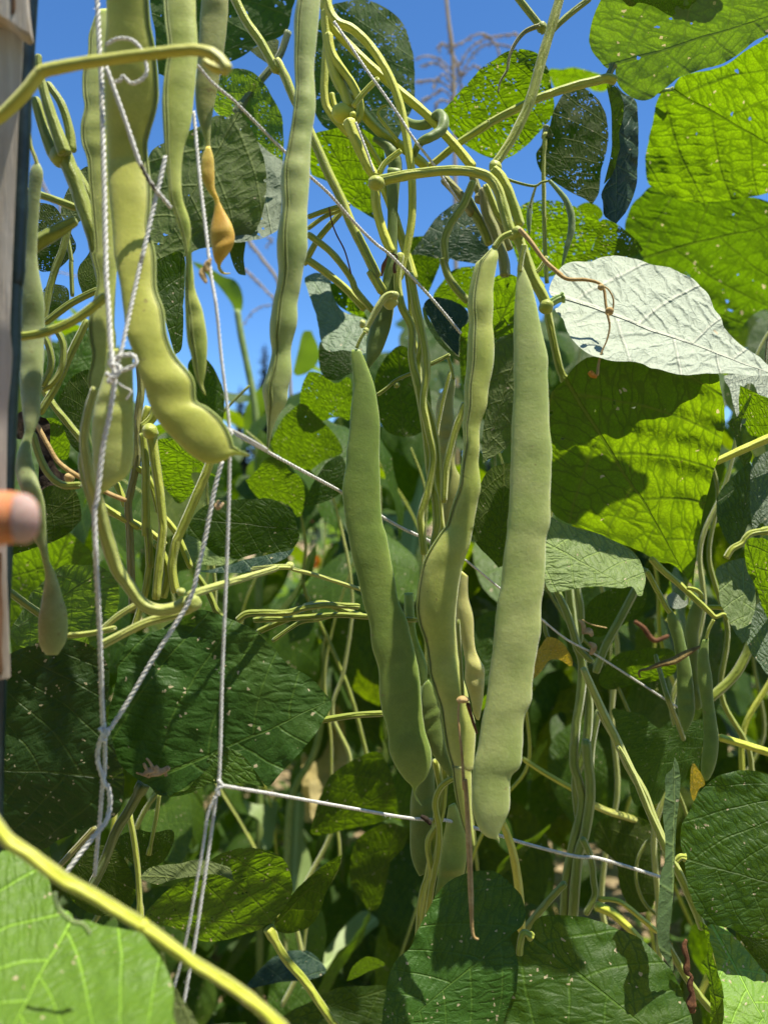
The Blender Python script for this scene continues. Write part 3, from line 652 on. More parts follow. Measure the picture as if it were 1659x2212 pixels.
leaf('streaky half-lit leaf left of the central pod', ['E', (210,1100),(260,1000),(330,920),(400,880),(470,950),(540,1010),(600,1080),(640,1170),(600,1200),(520,1230),(430,1290),(340,1260),(260,1200),(220,1160)], ('E', (410,885)), ('E', (560,1230)), .70, gx=.1, gy=.5, mat=LB, sharp=False)
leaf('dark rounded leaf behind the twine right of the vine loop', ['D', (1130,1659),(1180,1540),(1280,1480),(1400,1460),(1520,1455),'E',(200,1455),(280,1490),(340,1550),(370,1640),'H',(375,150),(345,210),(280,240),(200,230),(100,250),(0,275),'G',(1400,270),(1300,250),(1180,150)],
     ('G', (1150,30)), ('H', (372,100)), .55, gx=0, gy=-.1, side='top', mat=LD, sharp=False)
leaf('pale green leaf peeping from behind the vine loop', ['G', (1120,130),(1170,100),(1210,130),(1300,220),(1430,280),(1370,310),(1250,310),(1150,300),(1110,230)], ('G', (1130,120)), ('G', (1430,282)), .60, gy=-.7, side='top', mat=LP)
leaf('narrow bluish leaf tip under the pale stalk', ['H', (345,210),(300,230),(230,240),(100,270),(-50,310),(-200,345),(-270,320),(-200,355),(0,360),(100,350),(180,320),(260,290),(320,250)], ('H', (-270,325)), ('H', (348,208)), .545, gy=-.5, side='top', mat=LBLUE)

# left side
leaf('dark leaf with pinholes against the sky left of the broad pods', ['A', (205,1240),(260,1220),(330,1240),(370,1290),(400,1350),(440,1420),(460,1480),(430,1540),(370,1600),(300,1630),(230,1620),(200,1500)], ('A', (210,1400)), ('A', (450,1520)), .50, gy=.0, mat=LDH, sharp=False)
leaf('dark teal leaf behind the stem cluster at left', ['A', (365,1290),(380,1200),(420,1110),(480,1030),(535,1005),(560,1100),(540,1250),(480,1330),(420,1340)], ('A', (540,1010)), ('A', (380,1320)), .49, gy=-.1, side='under', mat=LG)
leaf('dark leaf at far left speckled with holes under the stub', ['D', (250,230),(290,170),(350,165),(410,190),(420,260),(400,330),(330,360),(270,350)], ('D', (250,250)), ('D', (425,270)), .52, gy=0, mat=LDH, sharp=False)
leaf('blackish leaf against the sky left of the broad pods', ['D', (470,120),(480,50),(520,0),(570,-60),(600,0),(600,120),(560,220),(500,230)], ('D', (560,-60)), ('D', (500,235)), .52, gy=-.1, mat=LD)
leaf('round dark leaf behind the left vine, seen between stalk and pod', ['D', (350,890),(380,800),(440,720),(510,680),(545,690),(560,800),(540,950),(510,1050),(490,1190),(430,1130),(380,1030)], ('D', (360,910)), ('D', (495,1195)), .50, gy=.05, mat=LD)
leaf('bright ragged leaf behind the brown stem at far left', ['D', (250,1010),(290,970),(340,980),(400,1050),(420,1150),(400,1220),(330,1210),(300,1300),(260,1200),(240,1100)], ('D', (300,970)), ('D', (300,1310)), .54, gy=.6, mat=LB, sharp=False)
leaf('sunny green leaf with a pointed tip below the crooked pod', ['D', (945,1110),(1050,1095),(1130,1130),(1200,1200),(1260,1290),(1355,1340),(1250,1310),(1150,1300),(1170,1380),(1140,1440),(1075,1485),(1030,1430),(980,1350),(950,1250)], ('D', (960,1110)), ('D', (1355,1340)), .56, gy=.6, mat=LB)
leaf('dark leaf right behind the thumb tip', ['D', (240,1420),(300,1380),(380,1370),(450,1400),(485,1500),(490,1580),'G',(470,60),(420,120),(330,170),(280,190),(150,230),(50,250),(20,180),(60,60)], ('D', (460,1410)), ('G', (40,250)), .43, gy=.0, mat=LD, sharp=False)
leaf('shaded leaf with pale net veins behind the scarred pod tip', ['G', (50,720),(100,640),(150,560),(200,470),(270,400),(340,340),(420,310),(520,310),(620,330),(700,400),(720,500),(700,620),(650,720),(550,780),(400,800),(250,810),(120,800)], ('G', (640,330)), ('G', (50,725)), .46, gx=0, gy=.2, mat=leaf_mat(holes=.0, spots=.012, un_=(.12,.17,.07), tr=(.22,.36,.012)))
leaf('very large dark leaf with brown blotches at lower left', ['G', (-150,900),(0,880),(80,840),(200,790),(330,755),(450,760),(540,790),(620,860),(660,960),(650,1080),(640,1200),(670,1320),(700,1450),'J',(745,150),(740,300),(700,400),(600,450),(500,500),(350,560),(250,610),(100,590),(-100,560),(-200,300)],
     ('J', (745,180)), ('J', (-250,120)), .405, gx=0, gy=.05, side='top', mat=leaf_mat(holes=0, spots=.05, up=(.013,.038,.004), tr=(.1,.2,.01), gloss=.35, tf=.3), step=16, sharp=False)
leaf('large dark leaf at left centre with withered flower bits at its base',
     ['G', (650,1350),(655,1200),(690,1050),(720,900),(770,760),(800,715),(840,740),(900,720),(1000,680),(1100,620),(1190,580),(1280,600),(1400,640),(1520,690),(1600,750),'H',(60,670),(150,740),(220,810),(270,870),(320,920),(400,960),(470,1010),(520,1070),(572,1130),(560,1180),(520,1240),(480,1310),(430,1380),(370,1450),(300,1520),(240,1590),(180,1640),(120,1560),(60,1480),(0,1440),'G',(1500,1420),(1350,1440),(1280,1500),(1190,1590),'J',(1080,260),(980,290),(900,230),(860,210),(780,150),(700,70),(660,0)],
     ('J', (870,200)), ('H', (572,1130)), .425, gx=.05, gy=-.2, cup=-.06, side='top', mat=leaf_mat(holes=0, spots=.035, up=(.024,.068,.007), tr=(.1,.2,.01), gloss=.3, tf=.28, rel=1.0), step=15, quilt=.012,  # darker surface colour stands in for shade falling on this leaf
     stalk=['J', (560,820),(620,700),(700,500),(780,370),(865,215)], sw=62, smat=stem_mat((.12,.17,.03),(.18,.22,.05)),
     extra=[dict(name='folded_margin', o=['J', (905,235),(980,265),(1060,265),(1140,240),(1200,130),(1260,50),(1310,0),(1380,5),(1450,40),(1500,90),(1560,180),(1590,235),(1480,215),(1380,215),(1250,222),(1150,270),(1050,292),(960,287)], b=('J', (900,230)), t=('J', (1590,235)), gy=-.1, side='top', mat=LG, d=.418)])
leaf('big out-of-focus leaf in full sun in the bottom left corner', ['J', (-150,600),(0,615),(70,615),(150,660),(220,720),(290,770),(310,850),(330,920),(370,960),(430,1000),(450,1040),(520,1035),(600,1060),(700,1080),(830,1105),(880,1150),(930,1210),(990,1300),(1030,1400),(1045,1480),(1040,1600),(1030,1850),(400,2100),(-300,2000),(-300,1000)],
     ('J', (430,1040)), ('J', (-100,2000)), .275, gx=.05, gy=-1.1, cup=-.1, side='top', mat=LF, step=18, sharp=False, quilt=.02, stalk=['J', (330,870),(350,960),(430,1040),(500,1060),(545,1120)], sw=26, sd=.262, pulv=False, smat=stem_mat((.18,.28,.06),(.24,.33,.08)))
leaf('pale sliver of leaf at the bottom edge right of the sunny corner leaf', ['J', (960,1220),(985,1225),(1000,1310),(1050,1430),(1110,1520),(1170,1620),(1220,1750),(1060,1750),(1045,1600),(1040,1450),(990,1300)], ('J', (1180,1750)), ('J', (965,1220)), .30, gy=-.4, side='under', mat=LG)
leaf('dark leaf hanging under the fork of the doubled twine', ['J', (370,660),(450,620),(550,585),(650,590),(720,640),(780,720),(810,800),(815,880),(780,960),(700,1000),(600,1010),(480,960),(400,850)], ('J', (808,850)), ('J', (370,640)), .50, gx=.1, gy=.1, mat=LD, stalk=['J', (780,400),(815,600),(835,800),(845,1030)], sw=36)
leaf('dark pin-holed leaf beneath the folded margin', ['J', (680,580),(740,520),(830,490),(920,510),(1030,490),(1050,560),(1010,650),(960,700),(880,740),(800,700)], ('J', (925,510)), ('J', (860,745)), .52, gy=.05, mat=LDH, stalk=['J', (960,280),(940,420),(920,520),(895,640)], sw=26)
leaf('pale thin leaf edge seen sideways by the twine at lower left', ['J', (845,780),(900,720),(1000,700),(1100,690),(1220,670),(1300,690),(1380,720),(1405,800),(1300,760),(1180,770),(1050,790),(950,820),(880,800)], ('J', (850,770)), ('J', (1405,800)), .48, gy=-.6, side='under', mat=LG)
leaf('big shaded leaf with two glowing patches behind the doubled twine at the bottom', ['J', (1300,650),(1400,610),(1500,600),(1620,603),'K',(100,600),(200,620),(280,670),(320,740),(335,830),(320,900),(270,980),(220,1040),(180,1060),'J',(1540,1100),(1400,1140),(1250,1165),(1150,1130),(1050,1080),(950,1060),(880,1050),(870,1000),(930,930),(1000,860),(1100,790),(1200,720)],
     ('K', (178,1070)), ('J', (875,1020)), .54, gx=0, gy=.5, mat=LB, sharp=False, stalk=['K', (600,1680),(490,1520),(400,1390),(290,1260),(190,1080)], sw=50)
leaf('pointed shaded leaf next to the leaf with glowing patches', ['K', (225,1070),(260,1000),(320,900),(400,810),(480,740),(560,680),(632,645),(610,720),(570,800),(530,900),(490,1000),(440,1070),(370,1100),(290,1115)], ('K', (222,1068)), ('K', (634,643)), .55, gx=.1, gy=.35, mat=LD)

# lower middle and right
leaf('dark blue-green leaf low at bottom centre with a point at left', ['K', (35,1460),(100,1380),(170,1300),(250,1240),(350,1215),(440,1225),(510,1290),(535,1350),(450,1390),(350,1400),(250,1410),(150,1430)], ('K', (530,1340)), ('K', (35,1462)), .66, gy=-.5, side='top', mat=LBLUE)
leaf('dark wide leaf at the very bottom centre', ['K', (240,1640),(330,1580),(430,1530),(520,1480),(620,1440),(760,1430),(910,1440),(900,1560),(870,1700),(550,1800),(250,1740)], ('K', (890,1450)), ('K', (240,1660)), .62, gy=-.5, side='top', mat=LD)
leaf('small vivid leaf between the dark leaves at bottom centre', ['K', (660,1400),(700,1310),(770,1255),(830,1260),(890,1300),(850,1320),(790,1340),(720,1380)], ('K', (770,1250)), ('K', (665,1410)), .64, gy=.6, mat=LB)
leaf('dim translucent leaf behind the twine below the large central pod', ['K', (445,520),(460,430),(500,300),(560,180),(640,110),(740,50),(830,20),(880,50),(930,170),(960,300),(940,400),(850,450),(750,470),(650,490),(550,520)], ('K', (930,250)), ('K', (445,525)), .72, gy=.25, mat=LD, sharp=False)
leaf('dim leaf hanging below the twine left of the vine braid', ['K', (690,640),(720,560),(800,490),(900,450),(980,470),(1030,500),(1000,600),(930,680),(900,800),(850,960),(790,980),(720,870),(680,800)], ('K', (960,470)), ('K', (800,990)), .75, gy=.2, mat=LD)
leaf('large dark leaf at bottom centre right, pale sunlit lobe on its left', ['K', (850,1750),(870,1659),(890,1500),(920,1350),(970,1260),(1040,1200),(1075,1120),(1130,1010),(1200,880),(1280,800),(1400,745),(1500,735),(1580,760),'L',(130,830),(180,900),(205,990),(180,1070),(110,1130),(130,1200),(160,1300),(150,1420),(120,1500),(70,1650),(40,1800)],
     ('L', (100,1130)), ('K', (950,1700)), .438, gx=.15, gy=-.34, side='top', mat=leaf_mat(holes=0, spots=.05, up=(.026,.078,.007), tr=(.16,.28,.01), tf=.3, gloss=.3), quilt=.008, sharp=False, step=15)
leaf('large half-shaded leaf at the bottom edge with a bright upper rim', ['L', (235,1130),(232,1090),(260,1040),(320,1010),(430,1005),(540,1015),(640,1040),(760,1090),(860,1130),(940,1190),(1010,1260),(1080,1340),(1130,1430),(1170,1540),(1200,1659),(1200,1800),(60,1800),(80,1600),(130,1480),(150,1400),(140,1300),(160,1220),(200,1170)],
     ('L', (240,1140)), ('L', (1150,1850)), .45, gx=0, gy=-.5, side='top', mat=leaf_mat(holes=0, spots=.05, up=(.030,.085,.006), tr=(.26,.42,.01), tf=.4, gloss=.3), quilt=.008, sharp=False, step=15, stalk=['L', (165,1240),(170,1180),(190,1110),(240,1138)], sw=42)
leaf('big dark leaf with bright net-veined centre at the lower right edge', ['L', (1150,650),(1130,560),(1140,470),(1180,380),(1230,290),(1300,210),(1370,165),(1470,140),(1560,142),(1659,165),(1800,250),(1900,500),(1850,900),(1750,1100),(1659,1130),(1560,1140),(1480,1110),(1420,1080),(1330,1060),(1260,1020),(1220,960),(1180,850),(1160,740)],
     ('L', (1155,660)), ('L', (1950,900)), .47, gx=-.1, gy=-.15, side='top', mat=leaf_mat(holes=0, spots=.05, up=(.018,.054,.007), tr=(.32,.52,.01), tf=.4, gloss=.35, rel=1.2), quilt=.014, stalk=['L', (1105,680),(1130,655),(1158,660)], sw=40, sharp=False)
leaf('narrow leaf seen edge-on standing upright at lower right', ['L', (1095,50),(1115,90),(1130,180),(1125,300),(1110,420),(1100,560),(1095,700),(1090,850),(1075,1000),(1065,1150),(1090,1340),(1040,1270),(1000,1200),(990,1050),(1000,900),(1010,760),(1035,690),(1040,560),(1030,450),(1025,380),(1040,270),(1040,170),(1080,130)],
     ('L', (1080,1330)), ('L', (1095,50)), .455, gx=1.4, gy=-.1, side='under', mat=leaf_mat(holes=0, spots=.015, un_=(.09,.15,.05), up=(.07,.14,.03), tr=(.16,.26,.03), tf=.3))
leaf('smooth light green leaf in the bottom right corner', ['L', (1290,1070),(1370,1070),(1430,1110),(1500,1180),(1560,1250),(1620,1330),(1700,1430),(1800,1750),(1400,1800),(1390,1600),(1380,1450),(1350,1330),(1320,1200)], ('L', (1320,1060)), ('L', (1750,1850)), .46, gx=.1, gy=-.9, side='top', mat=LF, sharp=False,
     extra=[dict(name='turned_edge', o=['L', (1240,1040),(1300,1090),(1310,1200),(1350,1330),(1385,1450),(1400,1600),(1410,1800),(1300,1800),(1310,1600),(1300,1400),(1250,1300),(1290,1250),(1290,1150)], b=('L', (1260,1040)), t=('L', (1380,1800)), gx=-.8, gy=.2, side='under', mat=LB, d=.458)])
leaf('dark leaf behind the smooth corner leaf', ['L', (1450,1090),(1560,1140),(1659,1150),(1800,1200),(1800,1500),(1700,1420),(1620,1320),(1540,1220)], ('L', (1800,1300)), ('L', (1450,1090)), .50, gy=-.1, side='top', mat=LD)
leaf('three-cornered mid-green leaf with a sharp right tip behind the lower right stalk', ['I', (1340,1190),(1270,1230),(1180,1250),(1110,1260),(1060,1300),(980,1280),(900,1210),(800,1190),(720,1180),(760,1300),(800,1450),(820,1600),'L',(850,330),(920,350),(1000,330),(1050,250),(1150,200),(1200,100),'I',(1240,1560),(1260,1400),(1290,1280)],
     ('I', (1120,1385)), ('I', (1342,1188)), .60, gx=0, gy=-.05, side='top', mat=leaf_mat(holes=0, spots=.03, up=(.045,.11,.014), tr=(.26,.42,.01), tf=.45))
leaf('shaded leaf low at right behind the straw-coloured stalk', ['L', (610,520),(640,440),(800,400),(900,420),(1000,520),(1010,700),(990,880),(940,980),(850,980),(790,900),(760,800),(740,680),(640,600)], ('L', (640,450)), ('L', (900,985)), .68, gy=.05, mat=LD, sharp=False)
leaf('broad dim leaf behind the stems right of the front pod', ['I', (540,640),(600,520),(700,460),(850,450),(930,480),(900,580),(800,660),(700,720),(620,740)], ('I', (860,450)), ('I', (560,730)), .62, gy=.2, mat=LD, sharp=False)
leaf('flat dim leaf between the twine and the right-hand pods', ['I', (640,1000),(700,900),(780,840),(900,815),(1000,810),(1090,830),(1100,950),(1000,1000),(850,1030),(700,1060)], ('I', (1080,850)), ('I', (640,1020)), .64, gy=.3, mat=LD, sharp=False)
leaf('small lit leaf under the dead curled leaf at right', ['I', (745,985),(800,930),(900,905),(1000,880),(1080,850),(1050,920),(960,980),(860,1000)], ('I', (1080,855)), ('I', (745,985)), .60, gy=.7, mat=LB)
leaf('yellowing leaf close behind the front pod', ['I', (245,1000),(250,900),(290,800),(340,740),(420,780),(480,880),(470,920),(400,880),(340,890),(290,960)], ('I', (400,760)), ('I', (245,1005)), .56, gy=.3, mat=LY)
leaf('small yellow leaf scrap at lower right below the right-hand pods', ['I', (1200,1500),(1250,1560),(1280,1630),(1240,1659),(1215,1740),(1190,1659)], ('I', (1200,1500)), ('L', (1210,340)), .58, gy=.4, mat=LY)

leaf('dark strip of leaf hanging between the crooked pod and the slim twisted pod', ['D', (930,40),(990,0),(1080,-30),(1115,40),(1105,300),(1095,540),(1050,585),(1005,430),(965,300),(930,180)], ('D', (1090,-30)), ('D', (1055,590)), .50, gx=.5, gy=.0, mat=LD, side='top')
leaf('dark blurred leaf low between the slim pod tip and the hanging twine', ['D', (1130,650),(1190,600),(1260,640),(1330,760),(1350,900),(1330,1020),(1270,1080),(1200,1000),(1150,850)], ('D', (1190,600)), ('D', (1280,1085)), .62, gx=.3, gy=.0, mat=LD, side='top')
# ---------------------------------------------------------------- pods
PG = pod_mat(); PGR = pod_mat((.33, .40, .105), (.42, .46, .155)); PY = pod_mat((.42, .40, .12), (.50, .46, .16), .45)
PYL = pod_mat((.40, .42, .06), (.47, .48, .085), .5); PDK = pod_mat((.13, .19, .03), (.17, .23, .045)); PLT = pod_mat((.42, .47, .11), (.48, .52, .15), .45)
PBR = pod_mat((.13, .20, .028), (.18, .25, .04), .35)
pod('broad pale pod with a crooked lower end hooking right past the twine', ['A', (640,-80,890,-80),(640,150,905,150),(625,330,940,330),(625,550,955,600),(640,780,905,790),(645,900,885,890),(650,1050,905,1080),(660,1200,910,1200),(680,1400,900,1380),(690,1550,935,1540),
    'D', (720,150,940,200),(745,330,985,330),(765,480,1003,480),(810,600,1060,610),(845,720,1165,740),(890,860,1180,870),(950,985,1250,910),(1030,1080,1330,980),(1120,1170,1385,1080),(1230,1240,1400,1140),(1330,1235,1420,1150),(1400,1195,1440,1165),(1460,1195,1475,1180),(1490,1203,1497,1193)],
    (.335,.345,.33,.325), PYL, thick=.30, bulge=.08, seam=lambda t: .93)
pod('wavy-edged broad pod behind the crooked one at left', ['A', (590,60,690,60),(560,160,700,160),(540,230,690,230),(535,340,690,340),(503,450,690,450),(503,570,690,570),(515,650,690,650),(492,760,690,760),(495,860,690,860),(530,960,690,960),(540,1100,690,1100),(560,1300,700,1300),(575,1500,710,1500),'D',(560,0,710,0),(590,150,700,150),(545,360,690,400),(540,480,700,480),(560,600,690,620),(532,750,640,780),(560,820,600,835)],
    (.365,.36,.355), PLT, thick=.28, bulge=.06, seam=lambda t: -.82)
pod('plump oval pod end in sunlight crossed by the left twine', ['D', (650,560,800,560),(640,640,800,640),(630,700,800,720),(605,780,802,790),(570,900,805,880),(556,1010,806,980),(555,1120,808,1100),(560,1230,805,1200),(575,1330,770,1310),(590,1400,690,1370),(600,1425,640,1410)], .334, PLT, thick=.4, bulge=.12, nb=3)
pod('slim twisted pod with a bright top patch, second from the left group', ['A', (990,-80,1175,-80),(995,120,1180,120),(1010,300,1190,300),(985,480,1180,450),(975,600,1165,600),(980,750,1145,760),(990,900,1105,900),(1005,1050,1090,1050),(1020,1200,1100,1200),(1060,1320,1140,1320),(1100,1450,1150,1430),(1115,1560,1155,1560),'D',(1110,100,1165,100),(1110,200,1175,200),(1115,350,1220,330),(1125,500,1245,480),(1150,600,1245,600),(1170,700,1235,700),(1195,770,1222,770),(1230,832,1242,836)],
    (.352,.345,.35), PG, thick=.38, seam=lambda t: -.9+.5*min(1, t*1.5))
pod('pinched pod turning yellow and orange at its lower end with a curled tip', ['A', (1220,-80,1375,-80),(1200,150,1365,150),(1195,320,1340,350),(1175,520,1310,520),(1180,650,1285,650),(1200,750,1270,750),(1230,840,1265,840),(1238,890,1266,890)], .372, pod_mat((.27,.30,.08),(.34,.34,.09)), thick=.4)
pod('orange shrivelled pod end below the yellowing pod', ['A', (1240,880,1264,880),(1210,960,1285,950),(1205,1050,1290,1050),(1238,1130,1292,1130),(1280,1190,1315,1190),(1290,1220,1320,1210),(1283,1290,1350,1270),(1262,1390,1395,1350),(1272,1480,1412,1430),(1288,1560,1390,1500),(1305,1590,1340,1565),(1308,1612,1326,1600),(1325,1640,1338,1622),(1350,1650,1354,1638),(1385,1644,1386,1638)], .371, PY if False else pod_mat((.56,.30,.02),(.60,.46,.08),.5,.5), thick=.4)
pod('tall knobbly pod with a dark seam down its face, hanging at top centre', ['B', (380,-80,510,-80),(345,100,495,100),(345,250,480,250),(345,400,465,400),(350,530,470,520),(340,650,475,650),(325,760,455,780),(300,900,445,900),(270,1020,440,1030),(265,1130,435,1130),(270,1250,425,1250),(245,1400,425,1400),(240,1500,425,1500),'E',(250,80,400,80),(240,180,385,180),(220,270,365,280),(200,400,365,400),(200,490,340,490),(210,580,325,580),(185,690,330,690),(155,790,310,800),(165,880,300,880),(178,960,250,960),(183,1050,215,1050),(180,1170,190,1170)],
    (.385,.38,.385), PGR, thick=.75, bulge=.05, seam=lambda t: -.42 - .2*math.sin(t*6) if t < .6 else -.3)
pod('long smooth dark green pod slanting through the centre', ['E', (690,560,738,556),(684,600,762,600),(695,700,800,700),(700,780,830,790),(690,880,845,880),(680,990,858,980),(675,1060,860,1060),(660,1170,855,1200),(655,1260,858,1260),(635,1390,862,1380),(640,1480,865,1480),(655,1600,875,1600),'H',(665,120,895,120),(690,250,920,250),(730,400,950,400),(760,540,970,520),(800,680,1020,640),(810,800,1050,760),(850,930,1080,880),(855,1050,1100,1000),(870,1180,1110,1150),(905,1300,1130,1300),(915,1430,1165,1420),(960,1530,1165,1520),(1010,1600,1130,1600),(1050,1640,1085,1640),'K',(1060,270,1072,270),(1075,310,1085,303),(1108,348,1113,344)],
    (.445,.44,.435), pod_mat((.17,.25,.035),(.22,.29,.05),.4), thick=.24, bulge=.03, stalk=['E', (770,450),(740,500),(720,550)], sw=22)
pod('ribbed pod with a double seam line, left of the front pod', ['B', (1535,1480,1560,1480),(1460,1560,1570,1540),'E',(1430,50,1560,50),(1400,180,1540,180),(1385,300,1540,280),(1395,400,1535,400),(1385,500,1545,500),(1380,650,1540,650),(1365,780,1510,800),(1365,900,1500,905),(1355,1020,1460,1020),(1360,1130,1458,1150),(1345,1250,1450,1240),(1330,1380,1465,1380),(1290,1500,1440,1500),(1260,1620,1420,1630),'H',(1240,100,1415,100),(1165,210,1395,200),(1120,300,1360,300),(1090,430,1335,430),(1080,560,1320,560),(1095,660,1315,660),(1130,760,1320,760),(1150,870,1330,870),(1160,960,1350,960),(1190,1060,1380,1060),(1220,1150,1400,1150),(1240,1280,1430,1260),(1260,1400,1430,1400),(1300,1540,1420,1540),'K',(1295,100,1410,100),(1310,250,1410,250),(1340,400,1410,380),(1370,500,1420,490),(1415,590,1430,585)],
    (.425,.42,.425,.42), PG, thick=.55, bulge=.04, seam=lambda t: -.55-.37*min(1, max(0, (t-.3)*6)), stalk=['B', (1650,1400),(1590,1430),(1545,1490)], sw=40)
pod('longest smooth pale pod in front at centre right', ['F', (155,60,182,50),(145,180,240,180),(135,300,270,300),(130,450,300,450),(130,600,335,600),(130,700,335,700),(130,850,340,850),(120,1000,345,1000),(115,1150,360,1150),(110,1300,355,1300),(105,1450,350,1450),(95,1600,350,1600),'I',(85,150,325,150),(65,300,320,300),(55,430,315,430),(30,560,295,560),(15,700,295,700),(0,850,270,830),(-20,1000,245,1000),(-35,1120,235,1130),(-60,1250,195,1230),(-85,1400,185,1400),(-110,1500,170,1520),(-117,1600,118,1580),(-122,1700,108,1660),(-112,1800,105,1780),(-80,1890,70,1865),(-30,1945,40,1935),(30,1960,44,1955),(42,1985,46,1982)],
    (.405,.40,.395,.39), PGR, thick=.27, bulge=.03, stalk=['F', (196,-70),(180,0),(170,60),(168,90)], sw=34)
pod('yellow pod behind the two front pods with a narrow waist', ['H', (1330,330,1390,380),(1315,500,1390,500),(1315,600,1420,620),(1340,720,1425,760),(1360,830,1440,840),(1370,900,1485,930),(1370,1000,1485,1010),(1400,1100,1480,1100),(1420,1200,1465,1200),(1440,1240,1455,1245)], .455, pod_mat((.50,.48,.16),(.55,.52,.2),.45), thick=.55, nb=4)
pod('small yellowish pod in shade behind the twisted vines', ['E', (1290,735,1310,735),(1245,790,1310,790),(1200,880,1300,880),(1195,1000,1310,1000),(1205,1120,1320,1120),(1210,1250,1310,1250),(1230,1400,1350,1350),(1230,1500,1340,1500),(1230,1600,1300,1600),(1240,1700,1260,1700)], .53, pod_mat((.32,.33,.09),(.36,.36,.1)), thick=.45, stalk=['E', (1270,610),(1290,670),(1300,735)], sw=22)
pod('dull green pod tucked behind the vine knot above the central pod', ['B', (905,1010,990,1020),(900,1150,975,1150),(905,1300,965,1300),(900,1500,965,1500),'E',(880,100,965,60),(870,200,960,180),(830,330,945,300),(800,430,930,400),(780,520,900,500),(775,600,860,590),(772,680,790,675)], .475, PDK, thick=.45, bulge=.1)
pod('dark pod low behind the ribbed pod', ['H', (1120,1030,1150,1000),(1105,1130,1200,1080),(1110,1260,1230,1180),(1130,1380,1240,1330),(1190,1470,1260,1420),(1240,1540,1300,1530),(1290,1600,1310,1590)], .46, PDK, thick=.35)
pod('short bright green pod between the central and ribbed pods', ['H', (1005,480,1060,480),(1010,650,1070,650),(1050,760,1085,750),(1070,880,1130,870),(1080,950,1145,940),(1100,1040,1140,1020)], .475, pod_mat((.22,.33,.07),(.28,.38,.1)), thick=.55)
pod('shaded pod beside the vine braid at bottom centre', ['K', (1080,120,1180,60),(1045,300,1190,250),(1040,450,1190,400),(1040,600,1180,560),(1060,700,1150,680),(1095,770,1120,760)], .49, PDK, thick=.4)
pod('speckle-lit pod right of the vine braid at bottom centre', ['K', (1270,350,1310,330),(1250,480,1370,480),(1220,620,1380,620),(1210,750,1370,740),(1190,880,1330,860),(1185,980,1250,970)], .485, PG, thick=.4)
pod('slender pod standing alone at right under the dried stem', ['I', (1055,590,1085,590),(1050,650,1130,660),(1085,770,1160,780),(1105,900,1190,900),(1110,1050,1210,1050),(1115,1180,1218,1180),(1130,1260,1200,1250),(1150,1310,1170,1310)], .545, PBR, thick=.4, stalk=['I', (930,350),(1000,480),(1050,570),(1068,595)], sw=34)
pod('green pod behind the slender one at right', ['I', (1215,520,1280,520),(1180,600,1260,620),(1160,700,1240,720),(1170,800,1240,830),(1190,950,1240,1000),(1200,1100,1260,1150),(1225,1180,1245,1180)], .565, PDK, thick=.45, stalk=['I', (1150,450),(1220,460),(1255,490),(1250,525)], sw=30)
pod('rightmost slim pod of the right-hand trio reaching lowest', ['I', (1265,760,1300,750),(1235,860,1300,870),(1235,1000,1320,980),(1260,1150,1330,1130),(1265,1250,1345,1230),(1270,1360,1360,1350),(1255,1480,1350,1480),(1255,1560,1320,1570),(1280,1610,1300,1600)], .54, PBR, thick=.4, stalk=['I', (1330,640),(1300,700),(1285,755)], sw=22)
pod('long pod beside the stake, pinched in the middle, with a brown-scarred whitish tip', ['A', (216,975,236,978),(195,1000,255,1010),(182,1040,262,1050),(175,1150,250,1140),(165,1300,235,1300),(150,1500,225,1500),'D',(130,60,232,60),(125,200,265,250),(120,400,270,400),(118,550,265,560),(120,700,260,700),(130,850,245,850),(140,950,240,960),(150,1050,205,1060),(130,1120,190,1120),(105,1200,190,1190),(98,1300,210,1280),(130,1400,242,1380),(170,1500,270,1480),(200,1600,278,1600),'G',(205,150,282,110),(240,220,288,200),(260,300,300,290),(275,380,330,350),(265,450,360,440),(250,540,385,530),(235,640,405,600),(235,720,408,710),(240,790,395,780),(280,850,350,850)],
    (.355,.36,.35,.36), pod_mat((.24,.30,.10),(.34,.38,.17),.35,.35), thick=.45, stalk=['A', (180,800),(190,880),(212,940),(226,985)], sw=20)
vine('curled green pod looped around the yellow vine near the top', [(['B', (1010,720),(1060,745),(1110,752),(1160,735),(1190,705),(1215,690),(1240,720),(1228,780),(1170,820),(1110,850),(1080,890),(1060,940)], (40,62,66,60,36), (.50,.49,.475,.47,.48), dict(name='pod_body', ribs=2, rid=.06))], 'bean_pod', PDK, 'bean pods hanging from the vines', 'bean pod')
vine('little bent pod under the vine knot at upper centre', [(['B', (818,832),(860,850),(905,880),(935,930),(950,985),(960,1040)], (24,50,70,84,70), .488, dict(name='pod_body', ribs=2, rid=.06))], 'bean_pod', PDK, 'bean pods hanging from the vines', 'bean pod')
vine('thin young pod curving down beside the holey leaf at upper right', [(['C', (345,1085),(395,1140),(445,1205),(475,1290),(475,1390),(448,1490),(422,1595)], (20,30,40,40,30,12), .545, dict(name='pod_body', ribs=2, rid=.05))], 'bean_pod', pod_mat((.13,.20,.07),(.20,.27,.11)), 'bean pods hanging from the vines', 'bean pod')
vine('tiny dark young pod on a thin stalk at upper right', [(['C', (265,1118),(245,1190),(228,1250),(222,1330),(225,1410)], (10,12,30,28,10), .55, dict(name='pod_body', ribs=2, rid=.05))], 'bean_pod', pod_mat((.10,.17,.07),(.15,.22,.09)), 'bean pods hanging from the vines', 'bean pod')

